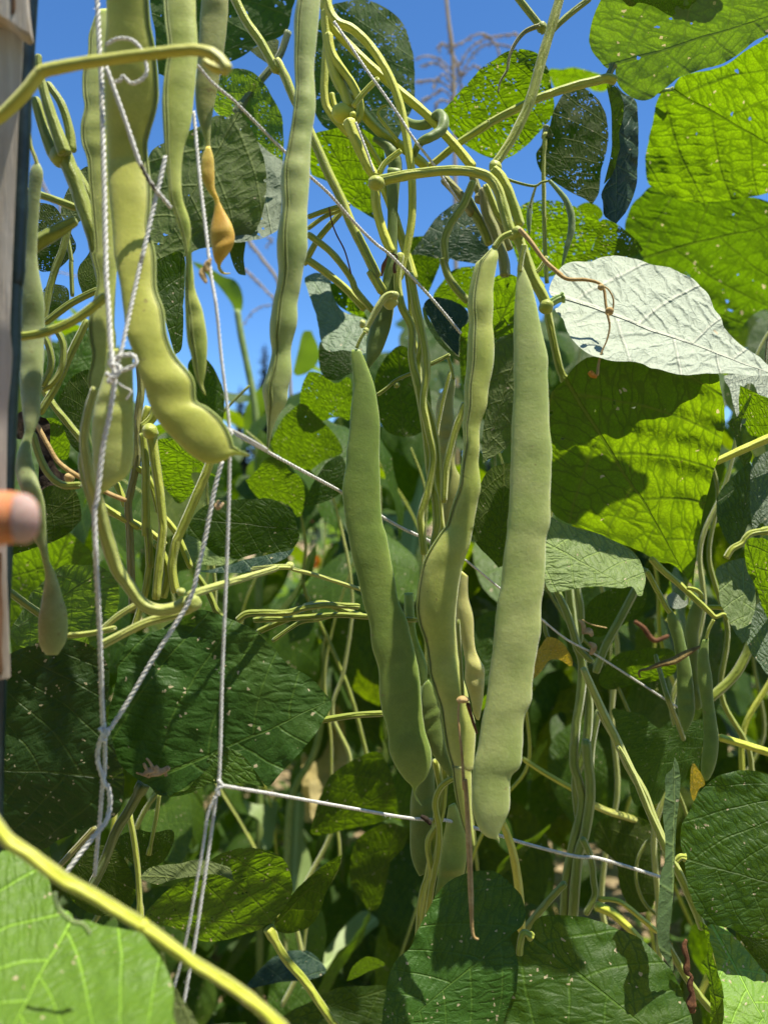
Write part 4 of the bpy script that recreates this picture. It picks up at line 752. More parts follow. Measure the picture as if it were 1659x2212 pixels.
# ---------------------------------------------------------------- vines and stems
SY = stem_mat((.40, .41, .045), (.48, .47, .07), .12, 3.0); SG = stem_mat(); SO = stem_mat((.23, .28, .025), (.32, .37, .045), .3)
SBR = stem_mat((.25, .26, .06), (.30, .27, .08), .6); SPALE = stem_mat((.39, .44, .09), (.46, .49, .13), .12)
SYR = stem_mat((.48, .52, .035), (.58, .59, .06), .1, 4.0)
vine('thick yellow vine bent across the stake and the pods at top left', [(['A', (-80,755),(20,685),(90,620),(170,535),(225,460),(262,428),(340,408),(500,378),(700,350),(900,325),(1050,307),(1180,300),(1270,320),(1330,365),(1372,428)], (72,78,72,66,66,70), .292, dict(rid=.03)),
    (['A', (1372,428),(1330,420),(1275,400),(1225,365)], (50,60,40), .300, dict(name='cut_end'))], mat=SY)
vine('fat yellow vine crossing the bottom left corner', [(['J', (-80,370),(0,490),(60,560),(150,620),(260,700),(400,800),(550,880),(700,970),(850,1060),(1000,1170),(1150,1280),(1300,1370),(1450,1470),(1560,1560),(1720,1700)], (82,84,76,74,80), .245, dict(rid=.03))], mat=SYR, knots=[(('J', (858,1066)), .245, 43, (1,1,.9))])
vine('forking olive stem cluster beside the stake at upper left', [
    (['A', (215,590),(260,750),(310,890),(345,950)], (56,66,80), .385), (['A', (235,330),(235,420),(265,540),(310,690),(360,830),(395,930)], (40,64,84), .38), (['A', (285,500),(370,620),(420,780),(435,910)], (44,52,60), .39),
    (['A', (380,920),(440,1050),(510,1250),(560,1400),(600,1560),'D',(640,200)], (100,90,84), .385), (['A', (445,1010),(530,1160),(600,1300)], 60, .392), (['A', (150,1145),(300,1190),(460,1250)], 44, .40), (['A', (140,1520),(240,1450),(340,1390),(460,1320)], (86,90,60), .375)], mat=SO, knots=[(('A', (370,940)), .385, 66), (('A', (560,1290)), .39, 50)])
vine('pale green stalk sweeping from the stake to the broad pods', [(['D', (100,485),(250,462),(400,408),(520,335),(640,235)], (50,52,58), .345)], mat=SG)
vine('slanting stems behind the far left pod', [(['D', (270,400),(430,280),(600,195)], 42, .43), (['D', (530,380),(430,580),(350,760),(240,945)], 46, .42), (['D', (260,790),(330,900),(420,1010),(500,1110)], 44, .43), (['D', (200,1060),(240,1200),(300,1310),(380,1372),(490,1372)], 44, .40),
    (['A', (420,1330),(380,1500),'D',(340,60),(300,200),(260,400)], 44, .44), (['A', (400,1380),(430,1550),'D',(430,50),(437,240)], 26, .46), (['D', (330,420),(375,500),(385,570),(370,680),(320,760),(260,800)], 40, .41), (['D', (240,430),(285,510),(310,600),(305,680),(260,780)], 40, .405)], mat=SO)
vine('brown withered stem at far left above the thumb', [(['D', (222,1005),(290,1130),(360,1240),(490,1330),(650,1420),(760,1465)], 28, .41)], mat=M_DRY, knots=[(('D', (420,1330)), .42, 30)])
vine('bundle of upright stems with a knobbed top behind the oval pod', [
    (['D', (830,560),(850,790),(830,960),(825,1200),(790,1400),(772,1500),'G',(782,120),(790,350),(800,600)], 46, .44, dict(mat=SBR)), (['D', (860,1060),(878,1250),(880,1659),'G',(890,100),(905,330)], 50, .435), (['D', (912,1060),(930,1200),(960,1400),(980,1600),'G',(978,130),(960,300),(940,520)], (64,52,56), .43),
    (['D', (795,1262),(870,1300),(920,1390),(950,1500),'G',(965,0),(1060,120),(1150,330)], 40, .44), (['D', (1300,1080),(1262,1240),(1180,1440),(1085,1659),'G',(1060,180),(1036,320),(1060,480)], 54, .43), (['D', (610,1490),(720,1560),(840,1630)], 42, .44), (['G', (650,-10),(850,80),(1000,190)], 40, .45),
    (['G', (940,180),(990,270),(1010,370),(985,510)], 46, .435), (['G', (905,250),(880,450),(830,620),(800,720)], 42, .435), (['D', (900,900),(850,1050),(820,1200)], 60, .45), (['D', (700,1360),(740,1450),(760,1500)], 44, .45), (['D', (940,880),(925,960),(860,1030)], 56, .44)], mat=SG,
    knots=[(('D', (905,1050)), .428, 48)])
vine('thick hooked vine curving round to a rounded knob at left centre', [(['D', (575,785),(535,920),(508,1100),(540,1300),(590,1470),'G',(612,20),(645,150),(700,320),(780,440),(860,545),(950,580),(1050,568),(1130,530),(1165,535)], (50,56,78,84,76,72), (.34,.345,.36,.365)), (['D', (495,1180),(500,1300),(540,1440),(580,1560)], 44, .352),
    (['G', (610,795),(750,722),(900,652),(1050,612),(1150,575)], 52, .37), (['G', (1130,495),(1300,440),(1500,380),(1659,330),'H',(100,340),(250,325),(335,325)], (52,38,34), (.365,.40,.43)), (['H', (330,335),(500,380),(700,445),(830,480)], 26, (.44,.50)),
    (['G', (410,735),(550,722),(700,690)], 34, .38), (['G', (610,705),(720,612),(840,540)], 38, .385)], mat=SPALE, knots=[(('G', (1160,540)), .362, 52), (('G', (1090,475)), .362, 26), (('H', (320,318)), .43, 26)])
vine('short stems showing left of the scarred pod tip', [(['G', (40,458),(150,540),(270,625)], 46, .42), (['G', (1180,370),(1250,470),(1300,580),(1345,625)], 40, .45)], mat=SO)
vine('pale stems running level from the dark leaf to the central pods', [(['H', (5,648),(60,607),(150,600),(300,600),(400,572),(500,555),(600,555),(740,562)], (44,40,36), .455), (['H', (100,642),(350,630),(600,612),(780,622),(1085,642)], 34, .47), (['H', (120,718),(300,640),(460,588)], 36, .475), (['H', (215,770),(370,662),(480,640),(600,610)], 26, .485),
    (['H', (500,1245),(700,1215),(880,1203)], 38, .47), (['H', (400,560),(520,540),(640,585),(860,640)], 34, .48)], mat=SO)
vine('yellow-brown stalk at lower left behind the doubled twine', [(['J', (350,720),(470,590),(575,475)], 36, .42)], mat=SBR)
# the tangle above the centre
vine('long thin stem running behind the tall pod down to the central pod', [(['A', (1395,-40),(1480,130),(1570,260),(1659,420),'B',(240,370),(290,460),(335,570),(400,700),(450,815),(490,900),(550,1040),(620,1180),(690,1350),(770,1510),(840,1659),'E',(805,90),(880,220)], (54,54,56,58), .47)], mat=SG)
vine('sunlit bundle of climbing vines wound down from the top centre', [
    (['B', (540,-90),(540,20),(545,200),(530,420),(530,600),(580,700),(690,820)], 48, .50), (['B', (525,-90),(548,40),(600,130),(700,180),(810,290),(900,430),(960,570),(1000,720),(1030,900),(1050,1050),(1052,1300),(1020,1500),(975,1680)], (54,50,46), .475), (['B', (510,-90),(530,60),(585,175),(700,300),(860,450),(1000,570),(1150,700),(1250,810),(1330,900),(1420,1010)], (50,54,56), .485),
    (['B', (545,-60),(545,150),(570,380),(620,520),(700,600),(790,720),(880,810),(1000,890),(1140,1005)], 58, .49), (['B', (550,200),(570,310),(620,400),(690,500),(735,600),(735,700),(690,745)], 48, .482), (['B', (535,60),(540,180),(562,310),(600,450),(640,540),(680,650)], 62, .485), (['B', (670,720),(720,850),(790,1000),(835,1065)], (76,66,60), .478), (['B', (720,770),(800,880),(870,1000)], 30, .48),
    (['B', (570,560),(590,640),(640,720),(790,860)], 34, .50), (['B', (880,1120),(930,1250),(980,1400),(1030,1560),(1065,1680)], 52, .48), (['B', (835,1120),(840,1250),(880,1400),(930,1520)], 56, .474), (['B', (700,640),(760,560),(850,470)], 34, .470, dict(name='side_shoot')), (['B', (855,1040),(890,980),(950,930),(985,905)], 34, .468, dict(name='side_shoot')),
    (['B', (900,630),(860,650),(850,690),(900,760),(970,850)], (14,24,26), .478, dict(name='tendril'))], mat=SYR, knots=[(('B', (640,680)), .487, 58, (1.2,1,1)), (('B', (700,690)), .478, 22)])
vine('ribbed branch arching over the centre to the sunlit whitish leaf', [(['B', (800,1110),(870,1085),(980,1060),(1100,1040),(1250,1025),(1400,1030),(1500,1060),(1560,1130),(1600,1250),(1640,1390),'C',(150,1430),'F',(180,-50),(240,120),(300,230),(330,310)], (70,56,58,64,64,64), (.462,.455,.45,.45)),
    (['C', (0,1020),(60,1080),(130,1240),(170,1360)], (70,60), .458), (['C', (-40,1110),(30,1280),(80,1340)], 44, .47), (['F', (330,0),(270,90),(200,60),(180,-30)], 26, .455), (['F', (220,0),(260,110),(310,190)], 30, .462)], mat=SG, knots=[(('B', (840,1100)), .460, 48, (1.1,1,.9)), (('C', (150,1400)), .449, 42), (('F', (325,300)), .449, 44), (('C', (20,1000)), .46, 38)])
vine('straight vine rising past the holey leaf to the top edge', [(['C', (415,-40),(360,150),(300,350),(230,600),(150,780),(60,930),(0,1010)], (56,60,52), .475)], mat=SG)
vine('leaf stalk running left from the upper right leaves', [(['C', (745,485),(690,470),(620,485),(480,520),(300,580),(150,650),(-10,735),'B',(1500,750),(1330,860),(1200,965),(1150,1000)], (54,48,48,40), (.495,.49,.49,.50))], mat=SG)
vine('thin forked shoot with a curling dry tendril at the top right', [(['C', (140,-30),(220,70),(295,165),(315,195)], 42, .485), (['C', (590,-10),(450,100),(350,195)], 36, .49), (['C', (285,155),(200,190),(140,260),(105,340),(90,420),(50,490),(38,560)], (30,20,10), .48, dict(mat=SBR, name='tendril'))], mat=SO, knots=[(('C', (300,165)), .484, 32)])
vine('wiry dark shoot crossing the sky at upper right', [(['C', (30,1050),(130,1090),(250,1118),(300,1095),(350,1085)], (18,16,14), .51), (['C', (265,1115),(240,1190),(228,1250)], 14, .53)], mat=SO)
vine('dried flower stalk draped over the whitish leaf with a withered orange bloom', [(['C', (165,1375),(230,1450),(320,1570),(420,1655),'F',(380,85),(450,135),(560,140),(640,160),(672,200),(682,280),(692,345)], (27,25,24,19,14), (.445,.435,.428), dict(rid=.1)), (['F', (655,170),(700,200),(728,260),(722,330),(700,350)], 10, .425), (['F', (692,345),(706,420),(690,500),(660,570),(640,640),(632,715)], (15,9,18), .422),
    (['F', (630,725),(605,712),(585,690)], (16,36,30), .422, dict(mat=M_ORANGE, name='withered_bloom'))], 'dried_stalk', M_DRY, group=None, cat='dried stalk', knots=[(('F', (655,185)), .425, 20), (('F', (705,330)), .424, 26)])
vine('green stem snaking down in front of the sky left of the ribbed pod', [(['B', (1420,1090),(1360,1230),(1280,1350),(1245,1450),(1250,1560),'E',(1240,20),(1270,120),(1330,210),(1390,270)], 48, .50), (['B', (1380,1190),(1450,1320),(1520,1470)], 56, .52)], mat=SO)
vine('stout stem behind the top of the ribbed pod', [(['B', (1480,1130),(1500,1280),(1550,1400),(1600,1560),'E',(1610,120)], 64, .51), (['B', (1400,1000),(1450,1150),(1560,1320),(1640,1500)], 48, .515), (['B', (1240,1070),(1350,1190),(1420,1290)], 60, .52)], mat=SBR, knots=[(('B', (1460,1190)), .512, 36)])
vine('thin branching stalks between the tall pod and the vines', [(['B', (425,1305),(550,1260),(680,1225)], 30, .50), (['B', (425,1375),(530,1300),(640,1255)], 26, .505), (['B', (405,1590),(480,1450),(560,1350),(630,1270)], 36, .51), (['B', (425,1405),(550,1500),(630,1590),(690,1680),'E',(720,210),(820,330)], 40, .50), (['E', (425,20),(540,100),(660,200),(770,320)], 44, .51)], mat=SG)
vine('hair-thin brown tendril hanging in front of the sky', [(['B', (555,1245),(570,1330),(600,1410),(650,1510),(687,1645)], 9, .495)], mat=M_BROWN, part='tendril', name='tendril', cat='tendril', group=None)
vine('shrivelled brown tendril scraps by the vine at centre', [(['B', (905,1540),(880,1600),(870,1659)], (10,26,10), .465), (['B', (930,1525),(960,1540),(945,1600),(950,1640)], (8,14,20), .465)], mat=M_BROWN, part='tendril', name='tendril', cat='tendril', group=None)
vine('three vines twisted round each other down the centre', [
    (['E', (985,-20),(965,150),(990,300),(1050,430),(1050,600),(1080,750),(1110,900),(1140,1100),(1160,1300),(1190,1450),(1200,1600),'H',(1190,150),(1160,300)], 48, .470), (['E', (1015,-20),(1060,200),(1075,350),(1110,500),(1090,650),(1100,800),(1160,950),(1200,1150),(1210,1400),(1225,1600),'H',(1240,150)], 44, .476),
    (['E', (1040,100),(1085,330),(1130,550),(1140,700),(1120,880),(1150,1050),(1180,1200),(1150,1400),(1105,1550),'H',(1110,100),(1125,250)], 46, .466), (['E', (1010,30),(1040,250),(1050,450),(1100,620)], 30, .482), (['E', (1280,690),(1210,1000),(1180,1300)], 26, .49), (['E', (1370,880),(1310,1050),(1260,1250),(1240,1480)], 44, .46)], mat=SG)
vine('vine braid continuing to the bottom centre', [(['H', (1190,1480),(1215,1600),'K',(1222,250),(1200,400),(1180,560),(1150,750),(1110,900),(1085,1200)], 42, (.47,.475,.495)), (['H', (1240,1500),(1255,1600),'K',(1250,220),(1225,420),(1150,560),(1165,740),(1135,900),(1090,1200)], 40, (.464,.47,.49)), (['K', (1300,180),(1230,230),(1190,330),(1215,480),(1210,620),(1175,800),(1120,1150)], 38, (.46,.468,.485))], mat=SG)
vine('pod stalk with buds arching above the central pod', [(['E', (955,232),(920,228),(880,255),(830,335),(775,445)], (44,40,30), .452)], mat=SPALE, knots=[(('E', (755,405)), .45, 24, (.8,1,1.1)), (('E', (775,445)), .45, 18), (('E', (920,265)), .462, 50), (('E', (950,235)), .452, 26)])
vine('thin side shoot with a bud right of the central pod', [(['E', (1050,700),(960,740),(900,790),(843,832)], 22, .50), (['E', (960,740),(962,770)], 14, .50), (['E', (1145,655),(1210,625),(1280,590)], 26, .50)], mat=SO, knots=[(('E', (960,772)), .50, 18)])
vine('bright stalk entering from the right edge', [(['F', (1330,1240),(1500,1162),(1700,1075)], (44,50,54), .515)], mat=SYR)
vine('thin bright stem with curled shoots at right above the pod trio', [(['I', (950,270),(1030,350),(1120,425),(1200,500),(1300,590),(1340,622),(1390,608),(1412,640)], (40,38,36,20), .535), (['I', (1170,450),(1225,460),(1262,495)], 22, .53), (['I', (1290,565),(1390,566)], 30, .55)], mat=SG)
vine('straw-bright stalk slanting down to the lower right', [(['I', (545,930),(650,1160),(750,1370),(830,1540),(905,1670),'L',(970,420),(1030,560),(1045,640)], (44,52,52,40), .50), (['L', (755,-10),(850,170),(940,380),(1020,560),(1110,730),(1170,860),(1230,1000),(1262,1085)], (30,40,48,48), .492), (['I', (640,1190),(720,1330),(800,1490)], 36, .505)], mat=SPALE)
vine('tangle of shaded vines climbing right of the front pod', [
    (['I', (455,380),(470,530),(500,760),(540,900),(530,1100),(500,1300),(490,1500),'L',(520,200),(540,350),(480,600),(440,850),(425,1250)], 54, .575), (['L', (560,-50),(590,250),(560,500),(510,700),(470,1250)], 60, .57), (['I', (540,900),(580,1100),(575,1300),(540,1480),'L',(500,200),(520,420),(545,560)], 50, .58), (['I', (370,390),(390,470),(440,580),(490,720),(520,810),(600,890)], (44,46,36), .555),
    (['I', (310,640),(325,720),(360,780),(420,810)], 26, .56), (['I', (920,330),(860,460),(760,650),(680,800),(620,960)], 48, .60), (['I', (980,850),(1010,960),(1060,1130),(1115,1265),(1150,1360)], (24,34,30), (.57,.555,.59)), (['I', (505,380),(510,470),(530,600),(520,780)], 50, .585), (['L', (540,540),(590,650),(610,800),(615,890),(560,1000)], 40, .56), (['L', (440,810),(330,930),(190,1100)], 42, (.55,.56)), (['I', (640,1180),(600,1400),(590,1600)], 40, .59), (['I', (540,640),(600,670),(690,690)], 8, .57, dict(mat=M_DRY))], mat=stem_mat((.20,.27,.04),(.26,.32,.06)))
vine('short sunlit stems between the leaves at lower right', [(['L', (560,320),(700,382),(850,430),(960,500)], 40, (.60,.66,.72)), (['L', (180,60),(300,140),(420,210),(500,255)], (30,34), .62), (['L', (620,945),(720,990),(800,1060),(900,1160)], (60,52,40), .55), (['L', (640,908),(760,920),(880,1010),(990,1105)], 32, .56), (['L', (60,440),(110,570),(140,700),(165,890),(175,1100)], (44,52,50), (.47,.50,.53)), (['L', (990,520),(920,580),(870,690),(870,820),(920,940),(1010,1020)], 20, .64, dict(mat=SO)), (['L', (1040,1160),(1180,1400),(1320,1580)], 44, .56, dict(mat=SO)), (['I', (1360,1345),(1500,1385),(1700,1450)], (44,48), .56), (['I', (1570,720),(1530,840),(1450,980),(1300,1120)], 54, .62, dict(mat=SO))], mat=SYR)
vine('dead orange-brown stem dangling in front of the ribbed pod', [(['H', (1335,1130),(1330,1240),(1350,1440),(1365,1659),'K',(1372,200),(1392,550),(1405,900),(1416,1110),(1450,1150)], (12,16,24,34,32,14), (.405,.40,.395), dict(rid=.1)), (['H', (1385,1140),(1420,1260),(1442,1325)], (26,14), .408, dict(mat=M_BROWN)), (['H', (1330,640),(1345,900),(1356,1100)], 22, .41, dict(mat=SO))], 'dried_stalk', M_DRY, group=None, cat='dried stalk', knots=[(('H', (1358,1120)), .405, 34, (1.2,1,.6))])
# ---------------------------------------------------------------- twine
twine('thick white twine hanging straight down at left past the thumb', [(['A', (585,-40),(600,300),(610,450),(620,800),(630,1200),(640,1659),'D',(650,250),(665,500),(680,650),(690,750),(660,950),(620,1150),(585,1450),'G',(570,0),(580,300),(600,700),(610,1000),(620,1250),(632,1320)], (.335,.325,.314,.318,.345), 32),
   (['G', (632,1310),(600,1380),(588,1480),(610,1560),(635,1640),'J',(650,230),(664,330),(640,440),(560,540),(480,640),(400,750)], (.345,.35,.34), 30), (['G', (640,1300),(632,1400),(632,1540),'J',(615,250),(600,450),(585,600),(570,770)], (.345,.36), 26)],
   knots=[(['D', (650,760),(700,700),(660,640),(720,600),(790,590),(820,620),(800,660),(720,690),(660,720),(700,760),(650,740)], .318, 30), (['D', (690,740),(740,780),(790,810),(760,860)], .318, (14)), (['D', (640,700),(690,730),(720,660),(670,650)], .312, 30), (['G', (600,1290),(640,1340),(650,1290),(610,1350),(640,1370)], .343, 28)])
twine('twine slanting off the left string, dirty dark in the middle', [(['A', (640,405),(700,570),(760,740),(830,950),(850,1000)], (.325,.33), 30), (['A', (845,985),(890,1070),(935,1140)], (.33,.333), 30, M_TWINE_D), (['A', (930,1130),(980,1190),(1030,1250)], (.333,.338), 26)])
twine('twine leg rising right from the left knot', [(['A', (995,940),(960,1100),(940,1180),(900,1350),(858,1540)], (.338,.33), 27), (['A', (858,1530),(845,1590)], .33, 27, M_TWINE_D), (['A', (846,1580),'D',(800,250),(750,480),(730,570),(690,690)], (.33,.318), 26)])
twine('frayed loose loop of twine in front of the broad pod', [(['A', (640,268),(700,235),(780,235),(840,280),(870,350),(884,430),(850,480),(790,500),(740,455),(730,480),(690,492)], .327, 24)])
twine('thin twine dropping from behind the slim pod down to the low fork', [(['A', (1165,670),(1190,950),(1210,1150),(1240,1400),(1270,1659),'D',(1300,300),(1330,600),(1360,850),(1380,1050),(1380,1250),(1370,1659),'G',(1355,500),(1335,1000),(1325,1400),(1315,1659),'J',(1320,200),(1300,290),(1260,580),(1220,850),(1170,1180),(1120,1450),(1080,1700)], (.352,.335,.34,.345,.35,.345), 22), (['J', (1295,290),(1250,400),(1220,600),(1180,820),(1140,1050),(1090,1280),(1030,1500)], .348, 20)],
   knots=[(['J', (1310,190),(1340,230),(1310,240),(1320,280),(1300,260),(1330,220)], .345, 20), (['D', (1365,1030),(1395,1060),(1370,1090),(1390,1040)], .338, 18)])
twine('twine running diagonally from under the crooked pod to the left string', [(['D', (1335,1230),(1290,1400),(1240,1659),'G',(1200,300),(1150,500),(1060,660),(900,910),(760,1150),(650,1315)], (.355,.352,.345), 28)])
twine('twine slanting through the sky behind the tall pod', [(['A', (1185,390),(1280,500),(1400,600),(1540,740),(1659,860),'B',(340,960),(440,1060),(560,1170),(700,1330),(830,1460),(930,1540),'E',(1150,230),(1345,462)], (.36,.40,.45,.48), 20)])
twine('slack twine sloping down across the central pod', [(['D', (1385,1040),(1500,1100),(1600,1160),'E',(0,1070),(180,1170),(400,1290),(620,1410),(850,1550),(1000,1635),'H',(1140,160),(1250,230)], (.34,.40,.425,.47,.5), (22)), (['H', (1370,280),(1480,370),(1595,465),'I',(200,560),(300,640),(450,760),(620,850),(870,1010),(1110,1165)], (.50,.53,.56,.59), 14)])
twine('lower twine stretched right from the fork behind the front pod', [(['J', (1325,225),(1500,255),(1659,280),'K',(200,275),(450,320),(700,365),(950,410),(1110,430),(1280,440),'L',(40,525),(200,575),(490,650),(620,660),(800,710),(1015,778)], (.345,.40,.45,.50,.53,.56), 22)])
vine('dark scrap of dried bud stuck on the lower twine', [(['K', (1105,410),(1135,425),(1165,460)], (20,34,18), .447)], 'dried_bud', M_BLACK, None, 'dried bud', 'husk')
twine('twine wound along the vines at upper centre', [(['B', (585,130),(680,270),(780,420),(880,560),(970,690),(1060,830),(1190,1000),(1330,1210)], (.47,.465,.47,.49), 18), (['B', (715,735),(770,880),(825,1035)], (.468,.468), 16)])

# ---------------------------------------------------------------- stake and thumb
def prism(name, quad, d, depth, mat, root, taper=None):
    """a sawn stick: front face traced, real thickness behind it, edges eased"""
    bm = bmesh.new()
    f = [un(p, dd) for p, dd in zip(P(*quad), d)]
    fr = [bm.verts.new(v) for v in f]; bk = [bm.verts.new(v + Vector((-.002, depth, 0))) for v in f]
    n = len(fr)
    bm.faces.new(fr); bm.faces.new(bk[::-1])
    for i in range(n): bm.faces.new((fr[i], bk[i], bk[(i+1) % n], fr[(i+1) % n]))
    bmesh.ops.bevel(bm, geom=bm.edges[:], offset=.0009, segments=2, affect='EDGES', clamp_overlap=True)
    bmesh.ops.recalc_face_normals(bm, faces=bm.faces)
    V = [v.co.copy() for v in bm.verts]; Fc = [tuple(v.index for v in f.verts) for f in bm.faces]
    bm.free()
    return mesh(name, V, Fc, mat, root, None, False)
st = empty('wooden_stake', un((20, 1400), .30), 'weathered wooden stake at the left edge with a torn lower end', 'stake')
prism('stake_wood', ['A', (-420,-120),(150,-120),(140,300),(112,700),(92,1200),(72,1659),'D',(60,420),(78,570),(68,700),(48,900),(40,1380),'G',(42,400),(55,700),(66,1000),(30,1010),(0,985),(-60,1020),(-120,1000),(-200,1010),'D',(-200,700)], [.305]*19, .0045, M_WOOD, st)
prism('stake_split', ['G', (-8,230),(14,230),(10,400),(22,600),(14,820),(24,960),(-6,980),(-10,600)], [.3035]*8, .004, M_WOOD_D, st)
prism('upper_lath', ['A', (-420,-150),(150,-150),(165,60),(186,210),(130,190),(60,120),(0,70),(-420,60)], [.296]*8, .008, M_WOOD, st)
prism('lath_groove', ['A', (72,-150),(100,-150),(100,60),(70,95)], [.2952]*4, .003, M_WOOD_D, st)
rod = empty('plant_stake', un((70, 1400), .318), 'dark green coated steel plant stake behind the wooden one', 'plant stake')
path, ds, ts = path3(P('A', (176,-150), (150,300), (132,600), (115,1000), (100,1400), (86,1659), 'D', (72,200), (66,500), (42,1000), (28,1380), 'G', (0,600), (-20,1000), 'J', (-50,700), (-80,1700)), .322, 5)
v, f, uv = tube_v(path, [.0040*(1+.06*(1 if (i % 6) == 0 else 0)) for i in range(len(path))], 20); fixn(mesh('rod', v, f, M_PIPE, rod, uv))

def skin_mesh(name, pts, edges, mat, parent, sub=2):
    me = bpy.data.meshes.new(name); off = parent.matrix_basis.translation
    me.from_pydata([tuple(Vector(p[0])-off) for p in pts], edges, []); me.materials.append(mat)
    o = bpy.data.objects.new(name, me); C.objects.link(o); o.parent = parent
    m = o.modifiers.new('Skin', 'SKIN'); m.use_smooth_shade = True
    for i, p in enumerate(pts):
        s = me.skin_vertices[0].data[i]; s.radius = (p[1], p[2] if len(p) > 2 else p[1]); s.use_root = (i == 0)
    o.modifiers.new('Subdivision', 'SUBSURF').levels = sub; o.modifiers['Subdivision'].render_levels = sub
    return o
def W(x, y, d): return un((x, y), d)
hd = empty('person', W(-330, 1330, .25), 'thumb tip of a hand reaching in from the left to hold the stake', 'person')
hp = [(W(-470,1330,.262), .027, .020), (W(-330,1290,.262), .028, .017), (W(-240,1250,.260), .020, .014), (W(-170,1195,.245), .0115, .0105), (W(-110,1150,.232), .0098, .0095), (W(-50,1124,.222), .0090, .0088), (W(5,1118,.2195), .0090, .0083), (W(42,1119,.219), .0088, .0078), (W(66,1121,.2192), .0078, .0066), (W(82,1122,.2196), .0052, .0042),
      (W(-620,1420,.265), .024, .018), (W(-800,1540,.268), .026, .022)]
he = [(0,1),(1,2),(2,3),(3,4),(4,5),(5,6),(6,7),(7,8),(8,9),(0,10),(10,11)]
for k, (y0, r) in enumerate(((1090,.0085),(1220,.0088),(1350,.0085),(1470,.0075))):
    b = len(hp)
    hp += [(W(-250,y0+60,.272), .0095), (W(-150,y0,.298), r), (W(-70,y0-6,.335), r*.95), (W(-60,y0-2,.372), r*.88), (W(-120,y0+6,.385), r*.75)]
    he += [(1 if k < 2 else 0, b), (b,b+1), (b+1,b+2), (b+2,b+3), (b+3,b+4)]
hand = skin_mesh('hand', hp, he, M_SKIN, hd, 3)
# thumbnail: a curved plate bedded in the dorsal side
V = []; Fc = []; nu, nv = 14, 18
for i in range(nu+1):
    for j in range(nv+1):
        a = i/nu; b = j/nv*2-1
        x = 24 + a*63 - 15*(abs(b)**2.6)*a - 4*(1-a)*abs(b)**2*(-1.5)
        hh = 57*(1-.18*(a**3)) * (1-.12*(1-a)**3)
        y = 1120 + b*hh + 1
        yy = b*hh*.2105/F; rr = .0090*(1-.10*a*a)
        dz = -math.sqrt(max(1e-8, rr*rr-yy*yy*.92)) - .0004 + .0016*a**3
        V.append(un((x, y), .219 + dz))
for i in range(nu):
    for j in range(nv):
        q = i*(nv+1)+j; Fc.append((q, q+1, q+nv+2, q+nv+1))
o = mesh('thumbnail', V, Fc, M_NAIL, hand); so = o.modifiers.new('thick', 'SOLIDIFY'); so.thickness = .0005

# ---------------------------------------------------------------- small dried things
M_ROLL = plain_mat('rolled_dead_leaf', (.15, .10, .035), (.26, .19, .07), 150, .85, .15, .001, 500)
def scraps(name, label, cat, panel, lines, d, mat):
    root = empty(name, un(P(panel, lines[0][0][0])[0], d), label, cat)
    for pts, w in lines: stem_part('dry_petal', (([panel]+list(pts)), w, d, dict(rid=.2, ribs=3)), root, mat)
scraps('dried_flower', 'cluster of withered tan flower bits on the large dark leaf', 'dried flower', 'J', [([(860,165),(900,140),(950,135)], (12,40,20)), ([(880,60),(905,90),(930,140)], (10,16,24)), ([(900,160),(960,150),(1020,118)], (26,34,30)), ([(820,150),(860,160),(905,175)], (10,14,16)), ([(930,110),(945,130),(960,160)], (30,34,20)), ([(865,90),(880,120),(895,150)], (14,20,12)), ([(960,130),(990,140),(1000,170)], 18)], .412, M_TAN)
scraps('dried_flower', 'crumpled brown dried blossom on the thin twine', 'dried flower', 'D', [([(1260,30),(1240,60),(1255,90)], (30,36,24)), ([(1240,60),(1215,100),(1240,160)], (20,40,18)), ([(1270,10),(1250,50)], (10,30)), ([(1210,90),(1225,125)], (14,30))], .334, M_DRY)
scraps('dried_flower', 'tiny brown dried flower on the diagonal twine', 'dried flower', 'D', [([(1290,1490),(1310,1500),(1345,1480)], (20,44,12)), ([(1300,1520),(1320,1500),(1310,1465)], (14,34,16))], .35, M_TAN)
scraps('dried_tendril', 'dark shrivelled pod twist hanging at the bottom right', 'dried pod', 'L', [([(1165,1150),(1150,1200),(1170,1270),(1165,1340),(1200,1370)], (16,34,24,40,14)), ([(1200,1370),(1185,1430),(1200,1480),(1190,1560),(1220,1580)], (16,36,28,60,20))], .455, M_BROWN)
scraps('dried_leaf', 'rolled dead brown leaf lying across the slender pods at right', 'dead leaf', 'I', [([(890,990),(885,950),(940,935),(1010,910),(1090,890),(1160,850),(1250,800)], (10,14,26,38,44,36,12))], .53, M_ROLL)
scraps('dried_flower', 'withered brown blossoms on the vine right of the front pod', 'dried flower', 'I', [([(520,640),(545,670),(550,720)], (10,26,20)), ([(540,720),(580,710),(600,740)], (20,40,20)), ([(580,780),(610,800),(590,850)], (16,36,18))], .553, M_TAN)
leaf('black dead leaf hanging behind the far left pod', ['D', (100,960),(150,930),(240,960),(300,1000),(310,1180),(370,1300),(470,1280),(490,1330),(400,1340),(300,1400),(240,1390),(230,1200),(170,1100),(100,1090)], ('D', (120,950)), ('D', (490,1330)), .47, gy=-.1, mat=M_BLACK, quilt=.06, group=None, name='dead_leaf', cat='dead leaf')
vine('bent brown twig in the dark gap at right', [(['I', (855,650),(910,690),(945,740),(985,765),(1060,735)], (24,30,30,22), .70)], 'twig', M_BROWN, None, 'twig', 'stick')
leaf('thin curled grey leaf scrap in the dark gap at right', ['I', (1050,500),(1100,480),(1150,530),(1180,500),(1170,560),(1100,575),(1060,545)], ('I', (1050,500)), ('I', (1180,500)), .58, gy=-.5, side='under', mat=LW)
